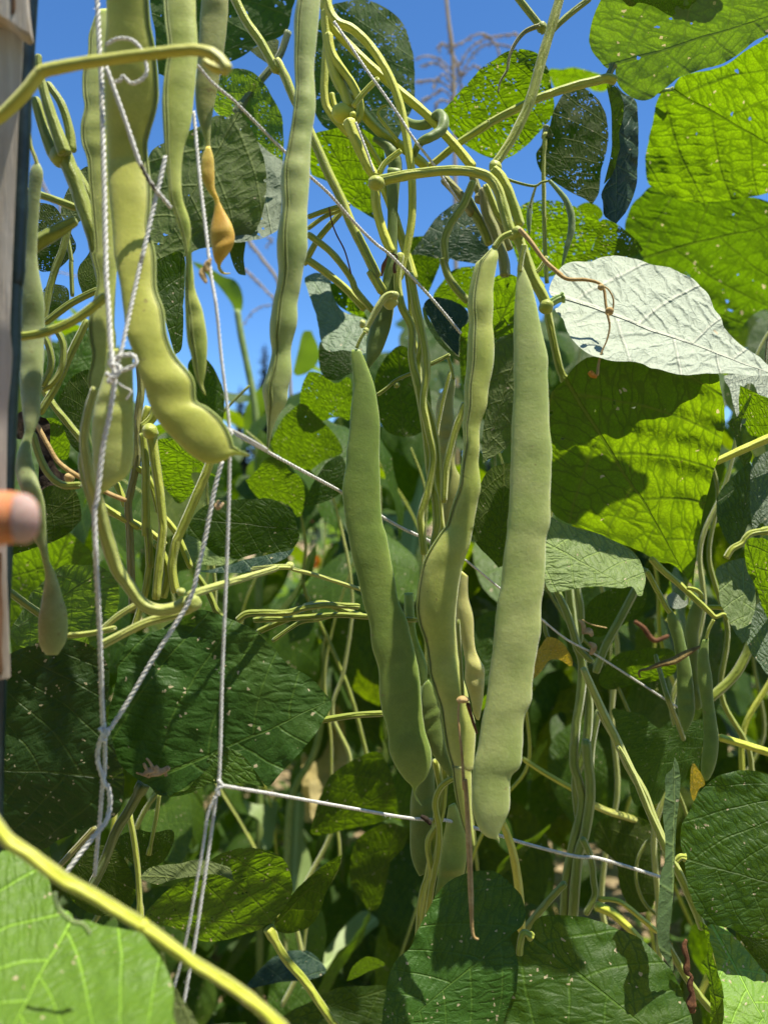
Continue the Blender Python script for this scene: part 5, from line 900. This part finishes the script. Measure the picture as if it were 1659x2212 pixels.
# ---------------------------------------------------------------- the foliage deeper in the row
rnd = random.Random(5)
def proto(i, mat):
    r = random.Random(i*13+1); nt, ns = 15, 12; L = r.uniform(.085, .125); wd = r.uniform(.40, .50); droop = r.uniform(.15, .5); fold = r.uniform(-.25, .12); tw = r.uniform(-.3, .3)
    V = []; UV = []; Fc = []
    for a in range(nt+1):
        t = a/nt
        w = wd*(max(t, .0)**.5)*((1-t)**.72)*1.62 + (.002 if a else 0)
        for b in range(ns+1):
            s = (b/ns*2-1)
            q = s*w*(1+.05*noise.noise(Vector((t*5, s, i))))
            back = -.10*(1-t)**4*abs(s)
            z = -droop*t*t + fold*abs(q) + .05*noise.noise(Vector((t*3, q*4, i*3))) + .02*noise.noise(Vector((t*9, q*9, i*3))) + tw*q*t
            x = t+back
            V.append((x*L, q*L, z*L)); UV.append((q, x))
    for a in range(nt):
        for b in range(ns):
            k = a*(ns+1)+b; Fc.append((k, k+ns+1, k+ns+2, k+1))
    me = bpy.data.meshes.new('bean_leaf'); me.from_pydata(V, [], Fc)
    # the leaf stalk belongs to the same small mesh
    uvl = me.uv_layers.new(name='UVMap')
    for p in me.polygons:
        for li in p.loop_indices: uvl.data[li].uv = UV[me.loops[li].vertex_index]
    me.polygons.foreach_set('use_smooth', [True]*len(me.polygons)); me.materials.append(mat)
    return me
FILLM = [LD, LB, leaf_mat(holes=.02, spots=.03), LB, leaf_mat(holes=.02, spots=.03, un_=(.12,.165,.035), up=(.06,.12,.012)), LB]
PR = [proto(i, FILLM[i % len(FILLM)]) for i in range(12)]
def low(px):
    for x, y in ((85, 620), (200, 560), (300, 700), (420, 820), (560, 790), (640, 760), (700, 700), (1000, 640), (1060, 690), (1130, 600), (1230, 520), (1400, 480)):
        if px < x: return y
    return 470
def thin(px, py):
    return (470 < px < 800 and 1520 < py < 2010) or (1110 < px < 1480 and 1720 < py < 2200) or (620 < px < 720 and 1060 < py < 1260)
placed = []; tries = 0
while len(placed) < 225 and tries < 12000:
    tries += 1
    d = rnd.uniform(.70, 1.65)
    px = rnd.uniform(-160, 1820); py = rnd.uniform(520, 2380)
    rad = .06*F/d
    if py - rad*.85 < low(px) or py - rad*.85 < low(px-rad*.7) or py - rad*.85 < low(px+rad*.7): continue
    if thin(px, py) and (d < 1.34 or rnd.random() < .5): continue
    c = un((px, py), d)
    if c.z < .06: continue
    if any((c-q).length < .062 for q in placed): continue
    placed.append(c)
    o = bpy.data.objects.new('bean_leaf', PR[rnd.randrange(len(PR))]); C.objects.link(o)
    phi = rnd.gauss(-1.57, 1.1); dl = rnd.uniform(.25, 1.25)
    ax = Vector((math.cos(phi)*math.cos(dl), math.sin(phi)*math.cos(dl), -math.sin(dl)))
    n = Vector((rnd.gauss(.1, .4), rnd.gauss(0, .4), 1)); n = (n-ax*n.dot(ax)).normalized(); y = n.cross(ax)
    m = Matrix((ax, y, n)).transposed().to_4x4(); s = rnd.uniform(.8, 1.25)
    o.matrix_world = Matrix.Translation(c - ax*.05) @ m @ Matrix.Scale(s, 4)
    setp(o, 'dim out-of-focus bean leaf in the crowded growth behind the pods and twine', 'leaf', GL)
# the same growth further back, where single leaves run together
mb = MB()
for _ in range(2400):
    d = rnd.uniform(1.05, 2.7); px = rnd.uniform(-200, 1860); py = rnd.uniform(620, 2500)
    if py - .06*F/d < low(px): continue
    if thin(px, py) and d < 1.9: continue
    if 1130 < px < 1450 and py > 1740 and rnd.random() < .8: continue
    if 590 < px < 720 and py < 1280 and rnd.random() < .6: continue
    if 1180 < px < 1450 and py > 1820 and rnd.random() < .85: continue
    c = un((px, py), d)
    if c.z < .04: continue
    me = PR[rnd.randrange(len(PR))]
    phi = rnd.gauss(-1.57, 1.1); dl = rnd.uniform(.2, 1.3)
    ax = Vector((math.cos(phi)*math.cos(dl), math.sin(phi)*math.cos(dl), -math.sin(dl)))
    n = Vector((rnd.gauss(0, .4), rnd.gauss(0, .4), 1)); n = (n-ax*n.dot(ax)).normalized(); y = n.cross(ax)
    m = Matrix((ax, y, n)).transposed()*rnd.uniform(.9, 1.4)
    uvd = [(q.uv[0], q.uv[1]) for q in me.uv_layers[0].data]; uvv = [(0, 0)]*len(me.vertices)
    for l, q in zip(me.loops, uvd): uvv[l.vertex_index] = q
    mb.add([c + m @ v.co for v in me.vertices], [tuple(p.vertices) for p in me.polygons], uvv)
setp(mb.obj('far_bean_foliage', leaf_mat(holes=.01, spots=.02, un_=(.075, .11, .014), tr=(.30, .44, .002))), 'mass of blurred bean foliage deep behind the row', None, None, 'stuff')
# stems running up through that growth
for k in range(28):
    d = rnd.uniform(.62, 1.25); x0 = rnd.choice((rnd.uniform(640, 1080), rnd.uniform(1080, 1700), rnd.uniform(60, 640))); y0 = rnd.uniform(1500, 2400)
    y1 = max(low(x0)+rnd.uniform(40, 320), 660); pts = []; x = x0; y = y0; lean = rnd.gauss(0, 26)
    while y > y1: pts.append((x, y)); x += rnd.gauss(lean, 38); y -= rnd.uniform(90, 170)
    if len(pts) < 3: continue
    w_ = rnd.uniform(22, 42)*.6/d
    vine('slim stem climbing through the blurred foliage behind the pods', [(['W']+pts, (w_, w_*.9, w_*.5), d)], mat=rnd.choice((SG, SO, SYR, SPALE, SBR)))
# ---------------------------------------------------------------- corn beyond the bean row
def corn_mat(name, up, tr, tf=.4):
    t = NT(name); uv = t.n('ShaderNodeUVMap').outputs[0]; sep = t.n('ShaderNodeSeparateXYZ'); t.l(uv, sep.inputs[0])
    st = t.M('ADD', .5, t.M('MULTIPLY', t.M('SINE', t.M('MULTIPLY', sep.outputs[0], 260)), .5))
    mid = t.ramp(t.M('ABSOLUTE', sep.outputs[0]), .008, .022, 1, 0)
    c = t.mix(t.M('MULTIPLY', st, .35), (*up, 1), tuple(x*1.4 for x in up)); c = t.mix(mid, c, tuple(min(1, x*1.6+.05) for x in up))
    b = t.pri(c, .42, .45, t.bump(st, .0004, .6)); tl = t.n('ShaderNodeBsdfTranslucent'); t.put(t.mix(mid, (*tr, 1), tuple(x*.7 for x in tr)), tl.inputs[0])
    mx = t.n('ShaderNodeMixShader'); mx.inputs[0].default_value = tf; t.l(b, mx.inputs[1]); t.l(tl.outputs[0], mx.inputs[2])
    return t.done(mx.outputs[0])
MC = corn_mat('corn_leaf', (.07, .14, .03), (.28, .46, .02)); MCP = corn_mat('pale_corn_leaf', (.19, .26, .085), (.3, .42, .05), .25)
def corn(label, stalk, d, blades, w=(40, 46), tassel=None):
    root = empty('corn_plant', un(P(*stalk)[-1], d), label, 'corn', 'corn plants beyond the bean row')
    stem_part('stalk', (stalk, w, d, dict(ribs=0)), root, M_STALK)
    for o, b, t, mat, side, gy, dd in blades:
        blade_mesh('corn_blade', P(*o), P(*b)[0], P(*t)[0], d+dd, .2, gy, .3, 0, side, mat, root, 14, .6, 0.0)
    return root
corn('corn stalk with bright green blades behind the hanging twine', ['D', (1425,320),(1450,480),(1485,650),(1520,830),(1540,1000),(1550,1400),'J',(1560,600),(1560,1600)], 1.25, [
    (['D', (1150,30),(1200,40),(1280,80),(1350,120),(1410,140),(1445,190),(1462,260),(1450,330),(1415,335),(1390,280),(1340,210),(1270,130),(1200,80)], ('D', (1440,335)), ('D', (1150,30)), MC, 'under', .6, 0),
    (['D', (1520,830),(1560,790),(1620,760),(1640,830),(1600,920),(1560,1000),(1530,1100),(1500,1150),(1470,1080),(1465,960),(1490,880)], ('D', (1520,830)), ('D', (1500,1160)), MC, 'under', .5, .02),
    (['D', (1250,830),(1300,800),(1400,820),(1500,830),(1520,860),(1440,880),(1350,870),(1280,880)], ('D', (1520,845)), ('D', (1250,850)), MC, 'top', -.3, .03),
    (['E', (340,700),(370,560),(400,450),(450,450),(490,540),(495,620),(440,690),(380,715)], ('E', (345,712)), ('E', (430,445)), MC, 'under', .6, -.05),
    (['D', (1480,1300),(1540,1200),(1640,1150),(1659,1250),(1600,1400),(1540,1480)], ('D', (1540,1480)), ('D', (1650,1150)), MC, 'under', .5, .05)])
corn('corn plant with pale sunlit blades low at centre left', ['H', (560,700),(520,1000),(480,1400),'K',(330,300),(300,800),(290,1500)], 1.15, [
    (['K', (45,310),(100,335),(180,340),(245,320),(240,420),(225,520),(210,600),(140,600),(160,500),(130,430),(70,390)], ('K', (180,610)), ('K', (45,310)), MCP, 'top', -.6, 0),
    (['K', (370,265),(410,300),(405,420),(400,540),(440,650),(445,740),(400,820),(340,870),(320,760),(310,640),(325,560),(315,450),(330,350)], ('K', (340,870)), ('K', (372,262)), MCP, 'top', -.4, .02),
    (['K', (510,1260),(560,1180),(640,1080),(720,1000),(780,975),(840,1000),(850,1060),(800,1100),(720,1180),(640,1260),(560,1340),(520,1320)], ('K', (520,1320)), ('K', (845,1010)), MCP, 'top', -.9, -.1),
    (['H', (300,530),(340,560),(400,640),(480,720),(460,740),(380,660),(310,590)], ('H', (470,735)), ('H', (300,530)), MCP, 'top', -.5, .1),
    (['E', (870,1540),(930,1560),(1040,1500),(1100,1300),(1130,1230),(1150,1300),(1140,1420),(1120,1659),'H',(1080,230),(1060,330),(960,290),(900,150)], ('E', (1130,1230)), ('H', (1040,340)), MCP, 'top', -.5, .0)])
corn('corn plant half hidden behind the lower left leaves', ['G', (200,-100),(190,200),(180,500),'J',(180,300),(170,1500)], 1.2, [
    (['G', (60,260),(120,250),(220,230),(270,260),(230,330),(140,420),(70,500),(45,560),(50,400)], ('G', (230,240)), ('G', (45,560)), MC, 'under', .6, 0),
    (['G', (50,560),(110,560),(200,520),(150,620),(70,690),(40,700)], ('G', (200,530)), ('G', (40,700)), MCP, 'top', -.4, .03)])
def tassel(label, stem, branches, d, w=18, bw=13, seed=1):
    root = empty('corn_tassel', un(P(*stem)[-1], d), label, 'corn tassel', 'dry corn tassels against the sky')
    stem_part('tassel_stem', (stem, (w, w*1.5), d, dict(mat=M_TASSEL)), root, M_TASSEL)
    r = random.Random(seed)
    for br in branches:
        path, ds, ts = path3(P(*br), d, 8)
        mb = MB(); rad = bw*.5*ZS*d/F
        mb.add(*tube_v(path, [rad*.42]*len(path), 5))
        cum = 0
        for a, b in zip(path, path[1:]):
            k = max(1, int((b-a).length/(rad*1.5)))
            for q in range(k):
                c = a.lerp(b, (q+r.random())/k); t = (b-a).normalized(); s = Vector((r.uniform(-1, 1), r.uniform(-1, 1), r.uniform(-1.3, .3))).normalized()
                e = c + (t*.8+s)*rad*r.uniform(1.2, 2.4)
                mb.add(*tube_v([c, c.lerp(e, .5), e], [rad*.2, rad*.5, rad*.12], 4))
        mb.obj('tassel_branch', M_TASSEL, root)
    return root
tassel('tall feathery corn tassel against the blue sky right of centre', ['B', (1252,-60),(1270,120),(1290,260),(1300,450),(1305,700),(1310,1100),(1315,1600),'E',(1320,1200),'K',(1330,1600)], [
    ['B', (1290,270),(1340,260),(1420,215),(1490,205),(1550,260),(1580,340)], ['B', (1295,400),(1350,370),(1400,290),(1500,230),(1600,210),(1680,205)], ['B', (1295,330),(1260,280),(1225,260),(1215,300)], ['B', (1292,420),(1220,360),(1150,335),(1080,350)], ['B', (1295,470),(1240,400),(1180,375),(1110,395)],
    ['B', (1295,540),(1220,490),(1150,480),(1075,495)], ['B', (1298,600),(1240,540),(1200,560),(1130,600),(1100,640)], ['B', (1298,620),(1240,600),(1200,620),(1195,680)], ['B', (1298,480),(1360,420),(1440,300),(1530,260),(1660,285)], ['B', (1300,560),(1350,460),(1420,400),(1470,420)], ['B', (1298,520),(1250,450),(1210,470),(1180,520)], ['B', (1290,300),(1320,380),(1340,460),(1345,560)], ['B', (1270,120),(1275,200),(1285,280)]], 1.5, 20, 21, 3)
tassel('drooping brown corn tassel in the sky gap left of the tall pod', ['A', (1440,1330),(1500,1450),(1580,1560),(1680,1720),'E',(300,500),(330,900)], [['A', (1480,1440),(1560,1540),(1640,1640),'E',(230,110),(255,160)], ['D', (1440,60),(1520,130),(1600,210),(1659,270)], ['E', (40,410),(90,340),(150,300),(230,290)], ['A', (1600,1420),(1630,1440),(1600,1480)], ['E', (0,50),(80,100),(190,215),(230,270)]], 1.55, 16, 17, 5)
tassel('thin reddish corn tassel in the sky by the stake', ['A', (170,860),(215,950),(240,1050),(300,1180),(370,1280),'D',(300,300),(320,1000)], [['A', (175,990),(230,1080),(290,1170),(360,1260)], ['A', (180,870),(210,940),(235,1000)], ['D', (330,90),(390,100),(460,120)]], 1.45, 11, 12, 8)
leaf('dry yellow corn husk with silky tufts in the blurred background at centre', ['H', (430,1400),(500,1280),(530,1180),(580,1130),(620,1180),(650,1330),(640,1500),(660,1600),(600,1700),(520,1800),(450,1850),(400,1750),(395,1550)], ('H', (430,1830)), ('H', (580,1130)), 1.3, gy=-.5, side='top', mat=M_HUSK, quilt=.08, wav=6, group=None, name='corn_husk', cat='corn husk',
     extra=[dict(name='husk_flap', o=['H', (600,1300),(650,1280),(660,1450),(670,1600),(640,1750),(560,1850),(540,1700),(600,1500)], b=('H', (560,1850)), t=('H', (650,1280)), mat=M_HUSK, d=1.27), dict(name='husk_flap', o=['H', (390,1450),(420,1500),(440,1700),(430,1850),(395,1800),(390,1600)], b=('H', (430,1850)), t=('H', (390,1450)), mat=M_HUSK, d=1.26)])

# ---------------------------------------------------------------- garden flowers far behind
def flower(label, at, d, rad, mat, tilt):
    c = un(P(*at)[0], d); root = empty('garden_flower', c, label, 'flower', 'bright garden flowers far behind the beans')
    mb = MB(); n = 11
    for ring in range(2):
        for k in range(n):
            a = 6.283*k/n + ring*.3; rr = rad*(1-.3*ring)
            ax = Vector((math.cos(a), -.35-.4*ring, math.sin(a))).normalized(); y = ax.cross(Vector((0, -1, .2))).normalized()
            V = []; Fc = []
            for i in range(5):
                t = i/4; w = rr*.26*math.sin(math.pi*(t*.8+.12))
                for s in (-1, 0, 1): V.append(c + ax*rr*t + y*w*s + Vector((0, .12*rr*abs(s)-.1*rr*t*t, 0)))
            for i in range(4):
                for j in range(2): q = i*3+j; Fc.append((q, q+1, q+4, q+3))
            mb.add(V, Fc, [(0, 0)]*len(V))
    mb.obj('petals', mat, root)
    V, Fc, UV = tube_v([c+Vector((0, .01, 0)), c+Vector((.02, .03, -.25)), c+Vector((.03, .03, -c.z))], [.004, .005, .006], 8); mesh('flower_stem', V, Fc, M_STALK, root, UV)
    bm = bmesh.new(); bmesh.ops.create_uvsphere(bm, u_segments=12, v_segments=8, radius=rad*.28); V = [v.co+c+Vector((0, -rad*.18, 0)) for v in bm.verts]; Fc = [tuple(v.index for v in f.verts) for f in bm.faces]; bm.free(); mesh('flower_heart', V, Fc, M_HUSK, root)
M_PINK = plain_mat('pink_petal', (.60, .10, .14), (.70, .22, .22), 60, .5, .3, trans=(.7, .2, .2)); M_ORP = plain_mat('orange_petal', (.75, .22, .02), (.80, .32, .03), 60, .5, .3, trans=(.8, .3, .02))
flower('pink flower blurred behind the central pod top', ('H', (430,20)), 2.4, .035, M_PINK, 0)
flower('paler pink flower just above the orange one', ('H', (500,-30)), 2.7, .034, M_PINK, 0)
flower('orange flower blurred left of the central pod', ('H', (462,290)), 2.3, .026, M_ORP, 0)
flower('second orange flower lower beside the first, half hidden by leaves', ('H', (575,740)), 2.2, .022, M_ORP, 0)

# ---------------------------------------------------------------- ground, weeds and far trees
def ground_mat():
    t = NT('straw_strewn_soil'); obj = t.n('ShaderNodeTexCoord').outputs['Object']
    mp = t.n('ShaderNodeMapping'); t.l(obj, mp.inputs[0]); mp.inputs['Scale'].default_value = (1, 1, 1)
    a = t.noise(obj, 3, 4); b = t.noise(obj, 26, 5, .65); c = t.noise(obj, 140, 4, .7)
    col = t.mix(t.ramp(b, .38, .62), (.20, .13, .075, 1), (.46, .35, .21))
    col = t.mix(t.ramp(c, .5, .66, 0, .7), col, (.62, .50, .32)); col = t.mix(t.ramp(a, .45, .7, 0, .5), col, (.12, .15, .05))
    return t.done(t.pri(col, .9, .15, t.bump(t.M('ADD', b, t.M('MULTIPLY', c, .5)), .03, .9)))
V = []; Fc = []
xs = [-220, -60, -16] + [-6+i*.25 for i in range(49)] + [16, 60, 220]; ys = [-40, -8] + [-2+i*.25 for i in range(57)] + [20, 50, 120, 400]
for y in ys:
    for x in xs: V.append((x, y, .035*noise.noise(Vector((x*1.3, y*1.3, 0))) + .02*noise.noise(Vector((x*5, y*5, 2)))))
nx = len(xs)
for j in range(len(ys)-1):
    for i in range(nx-1): k = j*nx+i; Fc.append((k, k+1, k+nx+1, k+nx))
setp(mesh('ground', V, Fc, ground_mat()), kind='structure')
def scatter(name, n, fn, mat, label):
    mb = MB()
    for _ in range(n): fn(mb)
    setp(mb.obj(name, mat), label, None, None, 'stuff')
def straw(mb):
    x = rnd.uniform(-2.5, 3); y = rnd.uniform(1.1, 5); a = rnd.uniform(0, 3.14); L = rnd.uniform(.04, .16)
    p = Vector((x, y, .03+rnd.uniform(0, .05))); q = Vector((math.cos(a), math.sin(a), rnd.uniform(-.3, .3)))*L
    mb.add(*tube_v([p-q*.5, p+Vector((0, 0, .01)), p+q*.5], [.0022]*3, 4))
scatter('straw', 2600, straw, M_HUSK, 'loose straw lying on the bare soil')
MWEED = plain_mat('weed_leaf', (.045, .10, .015), (.08, .15, .03), 3, .55, .35, .0005, 200, trans=(.26, .42, .03))
def weed_at(mb, p, s, k):
    for _ in range(k):
        a = rnd.uniform(0, 6.28); u = rnd.uniform(.2, 1.1)
        ax = Vector((math.cos(a)*math.cos(u), math.sin(a)*math.cos(u), math.sin(u)*rnd.choice((1, 1, -.4)))); y = ax.cross(Vector((rnd.gauss(0, .3), rnd.gauss(0, .3), 1))).normalized()
        q = p + Vector((rnd.gauss(0, s*.9), rnd.gauss(0, s*.9), abs(rnd.gauss(0, s*1.4)))); w = s*rnd.uniform(.16, .36); L = s*rnd.uniform(.6, 1.3)
        V = [q, q+ax*L*.3+y*w, q+ax*L*.3-y*w, q+ax*L*.65+y*w*.8-Vector((0, 0, L*.06)), q+ax*L*.65-y*w*.8-Vector((0, 0, L*.06)), q+ax*L-Vector((0, 0, L*.2))]
        mb.add(V, [(0, 1, 3, 4, 2), (3, 5, 4)], [(0, 0)]*6)
def weed(mb):
    y = rnd.uniform(1.5, 6); x = rnd.uniform(-.75, .75)*y
    if .25 < x/y < .47 and y < 4.0 and rnd.random() < .75: return
    weed_at(mb, Vector((x, y, 0)), rnd.uniform(.05, .11), 14)
scatter('weeds', 620, weed, MWEED, 'low weeds and seedlings on the ground behind the bean row')
def crop(mb):
    y = rnd.uniform(2.6, 9); x = rnd.uniform(-.8, .8)*y
    weed_at(mb, Vector((x, y, rnd.uniform(.1, .85))), rnd.uniform(.08, .16), 12)
scatter('crop_foliage', 1000, crop, MWEED, 'blurred mass of leafy crops further down the garden')
MFAR = plain_mat('far_tree_leaf', (.022, .045, .028), (.05, .08, .045), .6, .8, .1, .01, 8)
def conifer(label, px, top, base, d):
    c = un((px, base), d); c.z = 0; hh = un((px, top), d).z; root = empty('conifer_tree', c, label, 'tree', 'conifers on the skyline')
    V, Fc, UV = tube_v([c, c+Vector((0, 0, hh*.97))], [hh*.018, hh*.004], 8); mesh('trunk', V, Fc, M_BROWN, root, UV)
    mb = MB(); r = random.Random(px)
    for i in range(70):
        t = i/70; z = hh*(.08+.92*t); L = hh*.24*(1-t)**.8*r.uniform(.6, 1.15)+hh*.01
        for k in range(7):
            a = r.uniform(0, 6.283); ax = Vector((math.cos(a), math.sin(a), -.25)); y = Vector((-math.sin(a), math.cos(a), 0))
            p = c+Vector((0, 0, z))
            for j in range(5):
                u = (j+.3)/5; q = p+ax*L*u; w = L*.28*(1.1-u)
                mb.add([q-y*w-Vector((0, 0, w*.5)), q+ax*L*.22+Vector((0, 0, w*.2)), q+y*w-Vector((0, 0, w*.6)), q+ax*L*.05-Vector((0, 0, w*.9))], [(0, 1, 2), (0, 2, 3)], [(0, 0)]*4)
    mb.obj('crown', MFAR, root, False)
conifer('tall dark conifer on the skyline left of the tall pod', 572, 738, 1110, 46)
conifer('lower conifer beside the tall one on the skyline', 520, 830, 1110, 52)
conifer('broad conifer behind the corn stalk on the skyline', 445, 790, 1110, 60)
conifer('conifer seen behind the slim pod at left', 372, 850, 1110, 55)
conifer('low conifer right of the tall pod on the skyline', 665, 880, 1110, 58)
mb = MB()
for i in range(5200):
    x = rnd.uniform(-42, 42); y = rnd.uniform(30, 40); z = rnd.uniform(0, 3.2+1.6*noise.noise(Vector((x*.16, 0, 0))))
    a = rnd.uniform(0, 6.28); s = rnd.uniform(.25, .6); q = Vector((x, y, z)); u = Vector((math.cos(a), math.sin(a), rnd.uniform(-.5, .5)))*s; w = Vector((rnd.gauss(0, .4), rnd.gauss(0, .4), rnd.gauss(0, .6)))*s
    mb.add([q-u, q+w, q+u, q-w], [(0, 1, 2, 3)], [(0, 0)]*4)
setp(mb.obj('hedge', MFAR, None, False), 'dark hedge and bushes closing the far side of the garden', None, None, 'stuff')

# unseen wall of leaves added behind the camera to cut the sky fill
mb = MB()
for _ in range(2600):
    c = Vector((rnd.uniform(-3.2, 3.2), rnd.uniform(-1.9, -1.35), rnd.uniform(.1, 3.0)))
    me = PR[rnd.randrange(len(PR))]
    phi = rnd.uniform(0, 6.28); dl = rnd.uniform(.2, 1.3); ax = Vector((math.cos(phi)*math.cos(dl), math.sin(phi)*math.cos(dl), -math.sin(dl)))
    n = Vector((rnd.gauss(0, .4), rnd.gauss(0, .4), 1)); n = (n-ax*n.dot(ax)).normalized(); y = n.cross(ax); m = Matrix((ax, y, n)).transposed()*1.7
    q = [m @ Vector(v)+c for v in ((0, 0, 0), (.03, .035, 0), (.03, -.035, 0), (.07, .03, -.01), (.07, -.03, -.01), (.11, 0, -.03))]
    mb.add(q, [(0, 2, 4, 3, 1), (3, 4, 5)], [(0, 0)]*6)
setp(mb.obj('unseen_leaf_wall', MWEED), 'added wall of leaves behind the viewer that holds back sky light', None, None, 'stuff')
# ---------------------------------------------------------------- light, sky, camera
sc = bpy.context.scene
SUN = Vector((.26, -.11, .95)).normalized()
w = bpy.data.worlds.new('World'); sc.world = w; w.use_nodes = True
nt = w.node_tree; bg = nt.nodes['Background']; sky = nt.nodes.new('ShaderNodeTexSky'); sky.sky_type = 'NISHITA'; sky.sun_disc = False
el = math.asin(SUN.z); az = math.atan2(SUN.x, SUN.y)
sky.sun_elevation = el; sky.sun_rotation = az; sky.altitude = 2200; sky.air_density = 1.0; sky.dust_density = .05; sky.ozone_density = 7.0
hs = nt.nodes.new('ShaderNodeHueSaturation'); hs.inputs['Saturation'].default_value = 1.13; nt.links.new(sky.outputs[0], hs.inputs['Color']); nt.links.new(hs.outputs[0], bg.inputs[0]); bg.inputs[1].default_value = .115
sl = bpy.data.lights.new('sun', 'SUN'); sl.energy = 5.0; sl.angle = R(.5); sl.color = (1, .94, .80)
so = bpy.data.objects.new('sun', sl); C.objects.link(so); so.rotation_euler = (-SUN).to_track_quat('-Z', 'Y').to_euler(); so.location = SUN*8
cam = bpy.data.cameras.new('camera'); co = bpy.data.objects.new('camera', cam); C.objects.link(co); sc.camera = co
co.location = (0, 0, H); co.rotation_euler = (R(90), 0, 0)
cam.sensor_fit = 'VERTICAL'; cam.sensor_height = 32.0; cam.sensor_width = 24.0; cam.lens = 32.0*F/2212
cam.clip_start = .02; cam.clip_end = 2000
cam.dof.use_dof = True; cam.dof.focus_distance = .47; cam.dof.aperture_fstop = 6.2
sc.view_settings.view_transform = 'Standard'; sc.view_settings.look = 'None'; sc.view_settings.exposure = .90; sc.view_settings.gamma = 1; sc.view_settings.use_curve_mapping = False
sc.cycles.max_bounces = 8; sc.cycles.transparent_max_bounces = 24; sc.cycles.transmission_bounces = 8; sc.cycles.diffuse_bounces = 4
sc.cycles.use_denoising = True
